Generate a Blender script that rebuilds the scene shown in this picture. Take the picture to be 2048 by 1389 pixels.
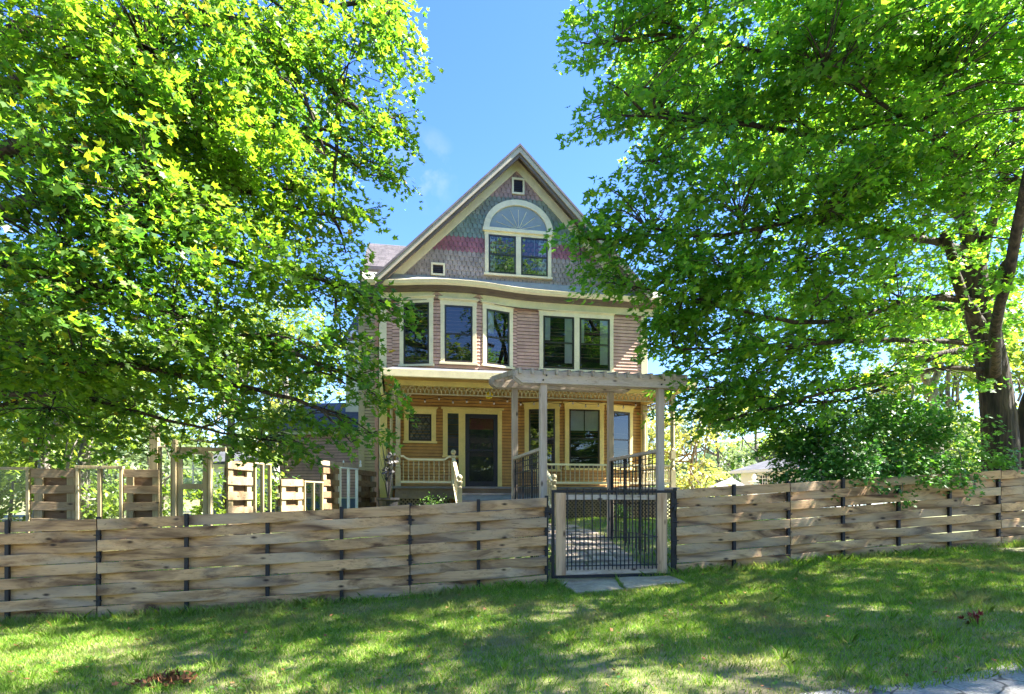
import bpy, math, random
import numpy as np
from mathutils import Vector
random.seed(7); RNG = np.random.default_rng(11)
for o in list(bpy.data.objects): bpy.data.objects.remove(o)
SC = bpy.context.scene; COL = SC.collection
E = 1.5            # eye height above the world origin plane
FPX, CX, HY = 1200.0, 1024.0, 1000.0

# ------------------------------------------------------------ camera, sky, sun, exposure
cam_d = bpy.data.cameras.new('camera'); cam = bpy.data.objects.new('camera', cam_d); COL.objects.link(cam)
cam.location = (0, 0, E); cam.rotation_euler = (math.radians(90), 0, 0)
cam_d.sensor_width = 36; cam_d.lens = 36*FPX/2048; cam_d.shift_y = (HY-694.5)/2048
cam_d.clip_start = 0.1; cam_d.clip_end = 3000
SC.camera = cam
SUN_AZ = math.radians(4)      # from +X towards +Y
SUN_EL = math.radians(52)
W = bpy.data.worlds.new('World'); SC.world = W; W.use_nodes = True
nt = W.node_tree; nt.nodes.clear()
sky = nt.nodes.new('ShaderNodeTexSky'); sky.sky_type = 'NISHITA'; sky.sun_disc = False
sky.sun_elevation = SUN_EL; sky.sun_rotation = math.radians(90)-SUN_AZ
sky.air_density = 1.0; sky.dust_density = 0.3; sky.ozone_density = 5.0
bg = nt.nodes.new('ShaderNodeBackground'); bg.inputs[1].default_value = 0.056
wo = nt.nodes.new('ShaderNodeOutputWorld')
hs = nt.nodes.new('ShaderNodeHueSaturation'); hs.inputs['Saturation'].default_value = 1.2; hs.inputs['Hue'].default_value = .515; nt.links.new(sky.outputs[0], hs.inputs['Color'])
tcw = nt.nodes.new('ShaderNodeTexCoord'); wd_ = nt.nodes.new('ShaderNodeVectorMath'); wd_.operation = 'DISTANCE'
wd_.inputs[1].default_value = Vector((-.150, 1, .548)).normalized(); nt.links.new(tcw.outputs['Generated'], wd_.inputs[0])
wm = nt.nodes.new('ShaderNodeMapRange'); wm.inputs[1].default_value = .06; wm.inputs[3].default_value = 0; wm.inputs[4].default_value = .55; wm.inputs[2].default_value = .0; nt.links.new(wd_.outputs['Value'], wm.inputs[0])
wn = nt.nodes.new('ShaderNodeTexNoise'); wn.inputs['Scale'].default_value = 26; wn.inputs['Detail'].default_value = 5; nt.links.new(tcw.outputs['Generated'], wn.inputs['Vector'])
wk = nt.nodes.new('ShaderNodeMath'); wk.operation = 'MULTIPLY'; nt.links.new(wm.outputs[0], wk.inputs[0]); wr = nt.nodes.new('ShaderNodeMapRange'); wr.inputs[1].default_value = .45; wr.inputs[2].default_value = .75; nt.links.new(wn.outputs[0], wr.inputs[0]); nt.links.new(wr.outputs[0], wk.inputs[1])
wx = nt.nodes.new('ShaderNodeMix'); wx.data_type = 'RGBA'; wx.inputs[7].default_value = (2.6, 2.7, 2.9, 1); nt.links.new(wk.outputs[0], wx.inputs[0]); nt.links.new(hs.outputs[0], wx.inputs[6])
nt.links.new(wx.outputs[2], bg.inputs[0]); nt.links.new(bg.outputs[0], wo.inputs[0])
sd = bpy.data.lights.new('sun', 'SUN'); sd.energy = 4.0; sd.angle = math.radians(0.6); sd.color = (1, 0.94, 0.84)
so = bpy.data.objects.new('sun', sd); COL.objects.link(so)
sv = Vector((math.cos(SUN_EL)*math.cos(SUN_AZ), math.cos(SUN_EL)*math.sin(SUN_AZ), math.sin(SUN_EL)))
so.rotation_euler = sv.to_track_quat('Z', 'Y').to_euler(); so.location = (20, 5, 30)
SC.view_settings.view_transform = 'Standard'; SC.view_settings.look = 'None'
SC.view_settings.exposure = 3.2; SC.view_settings.gamma = 1
SC.cycles.max_bounces = 10; SC.cycles.diffuse_bounces = 7; SC.cycles.transparent_max_bounces = 12

# ------------------------------------------------------------ helpers
def tag(o, label=None, cat=None, group=None, kind=None):
    if label: o['label'] = label
    if cat: o['category'] = cat
    if group: o['group'] = group
    if kind: o['kind'] = kind
    return o
WL = {}
def thing(name, loc, label, cat, group=None, kind=None):
    o = bpy.data.objects.new(name, None); COL.objects.link(o); o.location = loc
    o.empty_display_size = 0.2
    WL[o.name] = Vector(loc)
    return tag(o, label, cat, group, kind)
def root_loc(o):
    while o.parent: o = o.parent
    return WL.get(o.name, Vector(o.location))
def link_mesh(name, me, mats, parent=None, loc=None, smooth=False):
    o = bpy.data.objects.new(name, me); COL.objects.link(o)
    if not isinstance(mats, (list, tuple)): mats = [mats]
    for m in mats: me.materials.append(m)
    off = root_loc(parent) if parent else (Vector(loc) if loc is not None else Vector((0, 0, 0)))
    if parent: o.parent = parent
    else:
        o.location = off; WL[o.name] = off
    n = len(me.vertices)
    co = np.empty(n*3, np.float32); me.vertices.foreach_get('co', co)
    co = co.reshape(-1, 3) - np.array(off, np.float32); me.vertices.foreach_set('co', co.ravel())
    if smooth: me.polygons.foreach_set('use_smooth', [True]*len(me.polygons))
    me.update()
    return o
class MB:
    def __init__(s): s.v = []; s.f = []; s.m = []
    def add(s, vs, fs, mi=0):
        b = len(s.v); s.v += [tuple(p) for p in vs]; s.f += [tuple(i+b for i in f) for f in fs]; s.m += [mi]*len(fs)
    def hexa(s, p, mi=0):   # 8 pts: bottom 4 ccw, top 4 ccw
        s.add(p, [(0,3,2,1),(4,5,6,7),(0,1,5,4),(1,2,6,5),(2,3,7,6),(3,0,4,7)], mi)
    def box(s, F, s0, s1, z0, z1, d0, d1, mi=0):
        s.hexa([F.pt(s0,z0,d0),F.pt(s0,z0,d1),F.pt(s1,z0,d1),F.pt(s1,z0,d0),F.pt(s0,z1,d0),F.pt(s0,z1,d1),F.pt(s1,z1,d1),F.pt(s1,z1,d0)], mi)
    def prism(s, F, poly, d0, d1, mi=0):
        n = len(poly)
        vs = [F.pt(a,b,d0) for a,b in poly]+[F.pt(a,b,d1) for a,b in poly]
        fs = [tuple(range(n-1,-1,-1)), tuple(range(n,2*n))]+[(i,(i+1)%n,n+(i+1)%n,n+i) for i in range(n)]
        s.add(vs, fs, mi)
    def quad(s, a, b, c, d, mi=0): s.add([a,b,c,d], [(0,1,2,3)], mi)
    def tube(s, pts, r, sides=8, mi=0, cap=True):
        pts = [Vector(p) for p in pts]; n = len(pts)
        if not isinstance(r, (list, tuple)): r = [r]*n
        rings = []; up = None
        for i, p in enumerate(pts):
            d = (pts[min(i+1,n-1)]-pts[max(i-1,0)]).normalized()
            if up is None:
                up = Vector((0,0,1)) if abs(d.z) < .9 else Vector((1,0,0))
            a = d.cross(up).normalized(); b = a.cross(d).normalized(); up = b
            rings.append([p+(a*math.cos(2*math.pi*k/sides)+b*math.sin(2*math.pi*k/sides))*r[i] for k in range(sides)])
        vs = [q for g in rings for q in g]
        fs = [(i*sides+k, i*sides+(k+1)%sides, (i+1)*sides+(k+1)%sides, (i+1)*sides+k) for i in range(n-1) for k in range(sides)]
        if cap: fs += [tuple(range(sides-1,-1,-1)), tuple((n-1)*sides+k for k in range(sides))]
        s.add(vs, fs, mi)
    def lathe(s, base, prof, sides=12, mi=0):
        n = len(prof); vs = []
        for r, z in prof:
            for k in range(sides):
                a = 2*math.pi*k/sides; vs.append((base[0]+r*math.cos(a), base[1]+r*math.sin(a), base[2]+z))
        fs = [(i*sides+k, i*sides+(k+1)%sides, (i+1)*sides+(k+1)%sides, (i+1)*sides+k) for i in range(n-1) for k in range(sides)]
        fs += [tuple(range(sides-1,-1,-1)), tuple((n-1)*sides+k for k in range(sides))]
        s.add(vs, fs, mi)
    def build(s, name, mats, parent=None, loc=None, smooth=False, bevel=0):
        me = bpy.data.meshes.new(name); me.from_pydata(s.v, [], s.f); me.update()
        o = link_mesh(name, me, mats, parent, loc, smooth)
        if any(s.m): me.polygons.foreach_set('material_index', s.m)
        if bevel:
            b = o.modifiers.new('bevel', 'BEVEL'); b.width = bevel; b.segments = 2; b.limit_method = 'ANGLE'
        return o
class Frame:   # vertical plane through ground points A -> B; d is towards the street
    def __init__(s, A, B):
        A = Vector(A[:2]); B = Vector(B[:2]); s.O = A; s.t = (B-A).normalized(); s.n = Vector((s.t.y, -s.t.x)); s.L = (B-A).length
    def pt(s, u, z, d=0):
        p = s.O + s.t*u + s.n*d; return Vector((p.x, p.y, z))
    def px(s, x, y, d=0):     # where a measured line of sight meets this plane
        r = Vector(((x-CX)/FPX, 1.0)); lam = (s.O.dot(s.n)+d)/r.dot(s.n)
        return ((r*lam-s.O).dot(s.t), E+(HY-y)/FPX*lam)
    def off(s, d):
        q = Frame(s.O+s.n*d, s.O+s.n*d+s.t*s.L); return q
def P(x, y, Y): return Vector(((x-CX)/FPX*Y, Y, E+(HY-y)/FPX*Y))

# ------------------------------------------------------------ materials
def nodes(name):
    m = bpy.data.materials.new(name); m.use_nodes = True; t = m.node_tree; t.nodes.clear()
    out = t.nodes.new('ShaderNodeOutputMaterial'); b = t.nodes.new('ShaderNodeBsdfPrincipled')
    t.links.new(b.outputs[0], out.inputs[0]); return m, t, b, out
def N(t, typ, **kw):
    n = t.nodes.new(typ)
    for k, v in kw.items(): setattr(n, k, v)
    return n
def ramp(t, fac, stops):
    r = N(t, 'ShaderNodeValToRGB'); e = r.color_ramp.elements
    while len(e) < len(stops): e.new(0.5)
    for i, (p, c) in enumerate(stops):
        e[i].position = p; e[i].color = (*c, 1)
    t.links.new(fac, r.inputs[0]); return r.outputs[0]
def mixc(t, fac, a, b, mode='MIX'):
    m = N(t, 'ShaderNodeMix', data_type='RGBA', blend_type=mode)
    for sock, val in ((m.inputs[0], fac), (m.inputs[6], a), (m.inputs[7], b)):
        if hasattr(val, 'default_value') or hasattr(val, 'is_linked'): t.links.new(val, sock)
        else: sock.default_value = val if not isinstance(val, tuple) else (*val, 1) if len(val) == 3 else val
    return m.outputs[2]
def paint(name, c, rough=.6, var=.25, dirt=(.12,.09,.06), dirt_amt=.25, scale=3, bump=.15):
    m, t, b, o = nodes(name)
    tc = N(t, 'ShaderNodeNewGeometry')
    n1 = N(t, 'ShaderNodeTexNoise'); n1.inputs['Scale'].default_value = scale; n1.inputs['Detail'].default_value = 8; n1.inputs['Roughness'].default_value = .7
    t.links.new(tc.outputs['Position'], n1.inputs['Vector'])
    n2 = N(t, 'ShaderNodeTexNoise'); n2.inputs['Scale'].default_value = scale*9; n2.inputs['Detail'].default_value = 6
    t.links.new(tc.outputs['Position'], n2.inputs['Vector'])
    lo = tuple(x*(1-var) for x in c); hi = tuple(min(1, x*(1+var*.5)) for x in c)
    cc = ramp(t, n1.outputs[0], [(.35, lo), (.65, hi)])
    f = ramp(t, n2.outputs[0], [(.55, (0,0,0)), (.75, (dirt_amt,)*3)])
    cc = mixc(t, f, cc, dirt)
    isl = mixc(t, tc.outputs['Random Per Island'], (1-var*.5,)*3, (1+var*.25,)*3)
    cc = mixc(t, 1.0, cc, isl, 'MULTIPLY')
    t.links.new(cc, b.inputs['Base Color']); b.inputs['Roughness'].default_value = rough
    if bump:
        bp = N(t, 'ShaderNodeBump'); bp.inputs['Strength'].default_value = bump; bp.inputs['Distance'].default_value = .01
        t.links.new(n2.outputs[0], bp.inputs['Height']); t.links.new(bp.outputs[0], b.inputs['Normal'])
    return m
def wood(name, pale, mid, dark, axis=0, knots=True, stain=.6, silver=None):
    m, t, b, o = nodes(name)
    tc = N(t, 'ShaderNodeTexCoord'); geo = N(t, 'ShaderNodeNewGeometry')
    rnd = N(t, 'ShaderNodeMath', operation='MULTIPLY'); rnd.inputs[1].default_value = 73; t.links.new(geo.outputs['Random Per Island'], rnd.inputs[0])
    add = N(t, 'ShaderNodeVectorMath', operation='ADD'); t.links.new(tc.outputs['Object'], add.inputs[0]); t.links.new(rnd.outputs[0], add.inputs[1])
    def mp(a, c):
        k = N(t, 'ShaderNodeMapping'); sc = [c, c, c]; sc[axis] = a; k.inputs['Scale'].default_value = sc; t.links.new(add.outputs[0], k.inputs[0]); return k.outputs[0]
    g = N(t, 'ShaderNodeTexNoise'); g.inputs['Scale'].default_value = 1; g.inputs['Detail'].default_value = 9; g.inputs['Roughness'].default_value = .62; g.inputs['Distortion'].default_value = .5
    t.links.new(mp(1.6, 34), g.inputs['Vector'])
    g2 = N(t, 'ShaderNodeTexNoise'); g2.inputs['Scale'].default_value = 1; g2.inputs['Detail'].default_value = 4; g2.inputs['Distortion'].default_value = .8
    t.links.new(mp(1.1, 7), g2.inputs['Vector'])
    c = ramp(t, g.outputs[0], [(.3, mid), (.5, pale), (.72, tuple(x*1.12 for x in pale))])
    st = ramp(t, g2.outputs[0], [(.46, (0,0,0)), (.68, (stain,)*3)])
    c = mixc(t, st, c, dark)
    g3 = N(t, 'ShaderNodeTexNoise'); g3.inputs['Scale'].default_value = 1; g3.inputs['Detail'].default_value = 3
    t.links.new(mp(.7, 4), g3.inputs['Vector'])
    sil = silver or tuple(sum(pale)/3*1.0 for _ in range(3))
    c = mixc(t, ramp(t, g3.outputs[0], [(.45, (0,0,0)), (.66, (.6,)*3)]), c, sil)
    ck = N(t, 'ShaderNodeTexNoise'); ck.inputs['Scale'].default_value = 1; ck.inputs['Detail'].default_value = 2
    t.links.new(mp(2.0, 90), ck.inputs['Vector'])
    c = mixc(t, ramp(t, ck.outputs[0], [(.66, (0,0,0)), (.72, (.6,)*3)]), c, tuple(x*.35 for x in dark))
    if knots:
        v = N(t, 'ShaderNodeTexVoronoi'); v.inputs['Scale'].default_value = 1; t.links.new(mp(3.0, 7.5), v.inputs['Vector'])
        c = mixc(t, ramp(t, v.outputs['Distance'], [(.06, (.95,)*3), (.11, (.55,)*3), (.17, (0,0,0))]), c, tuple(x*.3 for x in dark))
    isl = ramp(t, geo.outputs['Random Per Island'], [(0,(.66,.62,.58)),(.3,(1.02,.98,.95)),(.55,(.82,.76,.68)),(.8,(1.12,1.06,.98)),(1,(.72,.70,.68))])
    c = mixc(t, 1.0, c, isl, 'MULTIPLY')
    t.links.new(c, b.inputs['Base Color']); b.inputs['Roughness'].default_value = .8
    bp = N(t, 'ShaderNodeBump'); bp.inputs['Strength'].default_value = .5; bp.inputs['Distance'].default_value = .006
    t.links.new(g.outputs[0], bp.inputs['Height']); t.links.new(bp.outputs[0], b.inputs['Normal'])
    return m
def leafmat(name, stops, trans, tw=.42, patch=None, rough=.42):
    m, t, b, out = nodes(name)
    geo = N(t, 'ShaderNodeNewGeometry')
    c = ramp(t, geo.outputs['Random Per Island'], stops)
    n = N(t, 'ShaderNodeTexNoise'); n.inputs['Scale'].default_value = .8; n.inputs['Detail'].default_value = 3; t.links.new(geo.outputs['Position'], n.inputs['Vector'])
    c = mixc(t, ramp(t, n.outputs[0], [(.45, (0,0,0)), (.65, (.6,)*3)]), c, patch or stops[-1][1])
    t.links.new(c, b.inputs['Base Color']); b.inputs['Roughness'].default_value = rough
    b.inputs['Specular IOR Level'].default_value = .45
    tr = N(t, 'ShaderNodeBsdfTranslucent')
    tcx = mixc(t, 1.0, c, trans, 'MULTIPLY'); t.links.new(tcx, tr.inputs[0])
    mx = N(t, 'ShaderNodeMixShader'); mx.inputs[0].default_value = tw
    t.links.new(b.outputs[0], mx.inputs[1]); t.links.new(tr.outputs[0], mx.inputs[2]); t.links.new(mx.outputs[0], out.inputs[0])
    return m
def glassmat(name, refl=1.0, tint=(.72,.76,.8), ior=1.7):
    m, t, b, out = nodes(name); t.nodes.remove(b)
    g = N(t, 'ShaderNodeBsdfGlossy'); g.inputs['Roughness'].default_value = .015; g.inputs[0].default_value = (refl,refl,refl,1)
    tr = N(t, 'ShaderNodeBsdfTransparent'); tr.inputs[0].default_value = (*tint, 1)
    fr = N(t, 'ShaderNodeFresnel'); fr.inputs[0].default_value = ior
    mx = N(t, 'ShaderNodeMixShader'); t.links.new(fr.outputs[0], mx.inputs[0]); t.links.new(tr.outputs[0], mx.inputs[1]); t.links.new(g.outputs[0], mx.inputs[2]); t.links.new(mx.outputs[0], out.inputs[0])
    n = N(t, 'ShaderNodeTexNoise'); n.inputs['Scale'].default_value = 1.6; n.inputs['Detail'].default_value = 1
    geo = N(t, 'ShaderNodeNewGeometry'); t.links.new(geo.outputs['Position'], n.inputs['Vector'])
    bp = N(t, 'ShaderNodeBump'); bp.inputs['Strength'].default_value = .15; bp.inputs['Distance'].default_value = .01
    t.links.new(n.outputs[0], bp.inputs['Height']); t.links.new(bp.outputs[0], g.inputs['Normal'])
    return m
M = {}
M['ochre'] = paint('ochre_paint', (.54,.285,.08), .65, .22)
M['mauve'] = paint('mauve_paint', (.63,.365,.28), .65, .22)
M['trimY'] = paint('yellow_trim', (.82,.66,.24), .5, .12, dirt_amt=.15)
M['tan'] = paint('tan_fascia', (.47,.40,.28), .55, .15)
M['trimC'] = paint('cream_trim', (.80,.70,.46), .5, .12, dirt_amt=.15)
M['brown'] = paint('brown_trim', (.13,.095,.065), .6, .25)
M['postP'] = paint('porch_post_paint', (.52,.43,.25), .6, .2)
M['lap'] = paint('lap_shadow_edge', (.075,.05,.04), .8, .3)
M['floorP'] = paint('grey_floor_paint', (.12,.125,.14), .55, .3)
M['skirt'] = paint('skirt_paint', (.16,.13,.10), .7, .3)
M['ceil'] = paint('porch_ceiling', (.45,.28,.09), .6, .15)
M['sash'] = paint('dark_sash', (.028,.022,.022), .35, .2, dirt_amt=.05, bump=0)
M['door'] = paint('navy_door', (.018,.02,.04), .35, .2, dirt_amt=.05, bump=0)
M['burg'] = paint('burgundy_blind', (.30,.04,.07), .6, .2)
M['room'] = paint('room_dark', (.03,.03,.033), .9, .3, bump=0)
M['curt'] = paint('curtain', (.85,.85,.84), .9, .1, dirt_amt=.05)
M['muntin'] = paint('muntin', (.6,.62,.6), .6, .1)
M['glass'] = glassmat('window_glass'); M['clear'] = glassmat('clear_glass', .8, (.93,.96,.95), 1.35)
M['fan'] = paint('fanlight_glass', (.25,.28,.265), .25, .1, bump=0)
M['lead'] = paint('leaded_glass', (.16,.14,.17), .25, .2, bump=0)
M['shG'] = paint('shingle_grey', (.37,.30,.265), .75, .3)
M['shM'] = paint('shingle_magenta', (.36,.135,.165), .75, .3)
M['shT'] = paint('shingle_teal', (.215,.275,.235), .75, .3)
M['shTG'] = paint('shingle_sage', (.26,.275,.225), .75, .3)
M['shP'] = paint('shingle_mauve', (.42,.265,.24), .75, .3)
M['shW'] = paint('skirt_white', (.37,.36,.30), .75, .2)
M['slate'] = paint('slate_roof', (.15,.132,.135), .75, .45, scale=2)
M['greyroof'] = paint('grey_shingle_roof', (.085,.09,.105), .75, .4)
M['white'] = paint('white_paint', (.78,.79,.78), .55, .08, dirt_amt=.1)
M['blueg'] = paint('blue_grey_base', (.12,.17,.22), .7, .2)
M['iron'] = paint('black_iron', (.008,.008,.012), .6, .3, dirt=(.06,.03,.02), dirt_amt=.3, scale=8)
M['black'] = paint('black_plastic', (.015,.015,.017), .5, .2)
M['stone'] = paint('stone_slab', (.44,.355,.26), .85, .4, dirt=(.10,.09,.06), dirt_amt=.6, scale=4, bump=.6)
M['path'] = paint('path_stone', (.48,.39,.30), .85, .45, dirt=(.09,.08,.05), dirt_amt=.6, scale=5, bump=.6)
M['bark'] = None
M['boardF'] = wood('fence_wood', (.50,.325,.17), (.31,.185,.09), (.08,.036,.017), 0, stain=.95, silver=(.46,.385,.29))
M['boardP'] = wood('pallet_wood', (.34,.25,.14), (.24,.16,.08), (.15,.08,.035), 0, stain=.5, silver=(.36,.30,.21))
M['boardD'] = wood('dark_shade_board_wood', (.22,.14,.07), (.15,.085,.04), (.08,.03,.012), 0, silver=(.2,.15,.1))
M['beamG'] = wood('pergola_wood', (.46,.39,.31), (.30,.24,.18), (.17,.11,.07), 0, stain=.4, silver=(.46,.42,.38))
M['postG'] = wood('pergola_post_wood', (.44,.36,.28), (.29,.22,.16), (.17,.10,.06), 2, stain=.4, silver=(.45,.41,.36))
M['postF'] = wood('gate_post_wood', (.56,.38,.23), (.36,.21,.11), (.20,.09,.04), 2, stain=.5, silver=(.36,.33,.29))
M['frameW'] = wood('old_frame_wood', (.44,.38,.22), (.32,.26,.14), (.18,.13,.06), 2, knots=False, stain=.4, silver=(.42,.38,.27))
M['yellamp'] = paint('amber_glass', (.8,.6,.03), .2, .2, bump=0)
M['pinkbulb'] = paint('bulb_glass', (.6,.5,.42), .1, .2, bump=0)
M['dry'] = paint('dry_leaf_brown', (.30,.12,.045), .8, .5)
M['red'] = paint('red_dry_leaf', (.25,.03,.025), .7, .5)
M['straw'] = paint('straw', (.5,.42,.24), .8, .3)
M['canvas'] = paint('grey_canvas', (.17,.17,.19), .7, .2)
def barkmat(name, a, b2):
    m, t, b, o = nodes(name)
    tc = N(t, 'ShaderNodeTexCoord'); mp = N(t, 'ShaderNodeMapping'); mp.inputs['Scale'].default_value = (9, 9, 1.6); t.links.new(tc.outputs['Object'], mp.inputs[0])
    v = N(t, 'ShaderNodeTexVoronoi'); v.inputs['Scale'].default_value = 1.6; t.links.new(mp.outputs[0], v.inputs['Vector'])
    n = N(t, 'ShaderNodeTexNoise'); n.inputs['Scale'].default_value = 2.5; n.inputs['Detail'].default_value = 9; n.inputs['Distortion'].default_value = 1; t.links.new(mp.outputs[0], n.inputs['Vector'])
    mm = N(t, 'ShaderNodeMath', operation='MULTIPLY'); t.links.new(v.outputs[0], mm.inputs[0]); t.links.new(n.outputs[0], mm.inputs[1])
    c = ramp(t, mm.outputs[0], [(.08, a), (.45, b2)])
    t.links.new(c, b.inputs['Base Color']); b.inputs['Roughness'].default_value = .9
    bp = N(t, 'ShaderNodeBump'); bp.inputs['Strength'].default_value = 1; bp.inputs['Distance'].default_value = .04
    t.links.new(mm.outputs[0], bp.inputs['Height']); t.links.new(bp.outputs[0], b.inputs['Normal'])
    return m
M['bark'] = barkmat('maple_bark', (.012,.009,.007), (.075,.054,.036))
M['bark2'] = barkmat('grey_bark', (.08,.07,.06), (.28,.25,.21))
M['leafL'] = leafmat('maple_leaf_light', [(0,(.04,.125,.025)),(.45,(.075,.175,.028)),(.85,(.125,.225,.028)),(.98,(.22,.27,.03)),(1,(.36,.22,.04))], (2.3,2.2,.75), .58, patch=(.15,.26,.028))
M['leafR'] = leafmat('maple_leaf_dark', [(0,(.042,.145,.035)),(.5,(.09,.225,.035)),(.9,(.16,.30,.035)),(1,(.22,.32,.04))], (2.6,2.4,.8), .58, patch=(.12,.255,.035))
M['leafS'] = leafmat('shrub_leaf', [(0,(.03,.11,.03)),(.6,(.06,.19,.035)),(1,(.11,.24,.04))], (1.8,1.9,.8), .35)
M['leafB1'] = leafmat('far_leaf_green', [(0,(.06,.13,.025)),(.6,(.12,.2,.035)),(1,(.26,.35,.06))], (1.9,1.8,.8), .45)
M['leafB2'] = leafmat('far_leaf_yellow', [(0,(.14,.21,.05)),(.6,(.24,.31,.07)),(1,(.38,.37,.10))], (1.6,1.5,.9), .4)
M['leafB3'] = leafmat('far_leaf_grey', [(0,(.08,.13,.06)),(.6,(.14,.2,.1)),(1,(.24,.3,.17))], (1.5,1.5,1), .35)
M['weed'] = leafmat('weed_leaf', [(0,(.05,.14,.02)),(1,(.14,.26,.03))], (1.8,1.8,.8), .4)
def lawnmat(name, blades):
    m, t, b, out = nodes(name)
    geo = N(t, 'ShaderNodeNewGeometry')
    n1 = N(t, 'ShaderNodeTexNoise'); n1.inputs['Scale'].default_value = .9; n1.inputs['Detail'].default_value = 7; n1.inputs['Roughness'].default_value = .65; t.links.new(geo.outputs['Position'], n1.inputs['Vector'])
    n2 = N(t, 'ShaderNodeTexNoise'); n2.inputs['Scale'].default_value = 5; n2.inputs['Detail'].default_value = 5; t.links.new(geo.outputs['Position'], n2.inputs['Vector'])
    if blades:
        c = ramp(t, geo.outputs['Random Per Island'], [(0,(.10,.19,.03)),(.5,(.18,.34,.035)),(.8,(.28,.42,.05)),(.9,(.36,.34,.13)),(1,(.52,.43,.24))])
        c = mixc(t, ramp(t, n1.outputs[0], [(.50,(0,0,0)),(.64,(.72,)*3)]), c, (.27,.23,.13))
        c = mixc(t, ramp(t, n2.outputs[0], [(.4,(0,0,0)),(.7,(.5,)*3)]), c, (.15,.33,.025))
    else:
        c = ramp(t, n2.outputs[0], [(.3,(.09,.10,.035)),(.5,(.15,.17,.05)),(.7,(.22,.18,.11))])
        c = mixc(t, ramp(t, n1.outputs[0], [(.48,(0,0,0)),(.66,(.8,)*3)]), c, (.16,.125,.08))
    t.links.new(c, b.inputs['Base Color']); b.inputs['Roughness'].default_value = .65
    if blades:
        b.inputs['Specular IOR Level'].default_value = .25
        tr = N(t, 'ShaderNodeBsdfTranslucent'); t.links.new(mixc(t, 1.0, c, (1.6,1.6,.8), 'MULTIPLY'), tr.inputs[0])
        mx = N(t, 'ShaderNodeMixShader'); mx.inputs[0].default_value = .3
        t.links.new(b.outputs[0], mx.inputs[1]); t.links.new(tr.outputs[0], mx.inputs[2]); t.links.new(mx.outputs[0], out.inputs[0])
    else:
        bp = N(t, 'ShaderNodeBump'); bp.inputs['Strength'].default_value = .8; bp.inputs['Distance'].default_value = .05
        t.links.new(n2.outputs[0], bp.inputs['Height']); t.links.new(bp.outputs[0], b.inputs['Normal'])
    return m
M['soil'] = lawnmat('lawn_soil', False); M['grass'] = lawnmat('grass_blades', True)
def roadmat():
    m, t, b, o = nodes('old_asphalt'); geo = N(t, 'ShaderNodeNewGeometry')
    n = N(t, 'ShaderNodeTexNoise'); n.inputs['Scale'].default_value = 60; n.inputs['Detail'].default_value = 6; t.links.new(geo.outputs['Position'], n.inputs['Vector'])
    dn = N(t, 'ShaderNodeTexNoise'); dn.inputs['Scale'].default_value = 3; t.links.new(geo.outputs['Position'], dn.inputs['Vector'])
    va = N(t, 'ShaderNodeVectorMath', operation='MULTIPLY_ADD'); t.links.new(dn.outputs['Color'], va.inputs[0]); va.inputs[1].default_value = (.35,.35,0); t.links.new(geo.outputs['Position'], va.inputs[2])
    v = N(t, 'ShaderNodeTexVoronoi', feature='DISTANCE_TO_EDGE'); v.inputs['Scale'].default_value = 3.2; t.links.new(va.outputs[0], v.inputs['Vector'])
    c = ramp(t, n.outputs[0], [(.3,(.15,.145,.135)),(.7,(.31,.30,.285))])
    ck = ramp(t, v.outputs[0], [(.012,(1,1,1)),(.03,(0,0,0))])
    c = mixc(t, ck, c, (.05,.05,.05)); t.links.new(c, b.inputs['Base Color']); b.inputs['Roughness'].default_value = .85
    bp = N(t, 'ShaderNodeBump'); bp.inputs['Strength'].default_value = .8; bp.inputs['Distance'].default_value = .01
    t.links.new(n.outputs[0], bp.inputs['Height']); t.links.new(bp.outputs[0], b.inputs['Normal'])
    return m
M['road'] = roadmat()

# ------------------------------------------------------------ the ground
FT = .174; FC = math.cos(math.atan(FT)); FO = (-6.02, 7.06)
def fw(X, Y): return (Y-(FO[1]+FT*(X-FO[0])))*FC
def ground(X, Y):
    X = np.asarray(X, float); Y = np.asarray(Y, float)
    h = np.interp(X, [-40,-12,-6,-3,.5,2.3,8.1,14,40], [-2.2,-1.65,-1.47,-1.36,-1.17,-1.06,-.71,-.4,.1])
    w = fw(X, Y); T = -.5+.008*np.clip(X,-30,40)
    k = np.clip(w/5.4, 0, 1); k = k*k*(3-2*k)*.5+k*.5
    fr = h+.03*np.clip(w, -12, 0)
    far = np.clip(w-40, 0, 400)*.03
    b = .012*np.sin(X*2.3+Y*1.1)+.01*np.sin(X*5.1-Y*3.7)
    return E + np.where(w < 0, fr, h+(T-h)*k) + far*(w > 0) + b
def g(X, Y): return float(ground(X, Y))
def grid_mesh(name, xs, ys, mat, dz=0, warp=None):
    XX, YY = np.meshgrid(xs, ys); 
    if warp: XX, YY = warp(XX, YY)
    ZZ = ground(XX, YY)+dz
    v = np.stack([XX, YY, ZZ], -1).reshape(-1, 3); nx, ny = len(xs), len(ys)
    f = [(j*nx+i, j*nx+i+1, (j+1)*nx+i+1, (j+1)*nx+i) for j in range(ny-1) for i in range(nx-1)]
    me = bpy.data.meshes.new(name); me.from_pydata(v.tolist(), [], f); me.update()
    return link_mesh(name, me, mat, smooth=True)
xs = np.concatenate([[-900,-400,-150,-80,-50,-30,-20], np.linspace(-14, 14, 113), [18,24,35,50,80,150,400,900]])
ys = np.concatenate([[-300,-100,-40,-20,-12,-8], np.linspace(-4, 18, 111), [21,25,30,40,55,80,120,250,500,1500]])
tag(grid_mesh('ground', xs, ys, M['soil']), kind='structure')
def fence_axes(U, Wd):   # along-fence / across-fence grid to world
    return FO[0]+U*FC-Wd*FC*FT, FO[1]+U*FC*FT+Wd*FC
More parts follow.
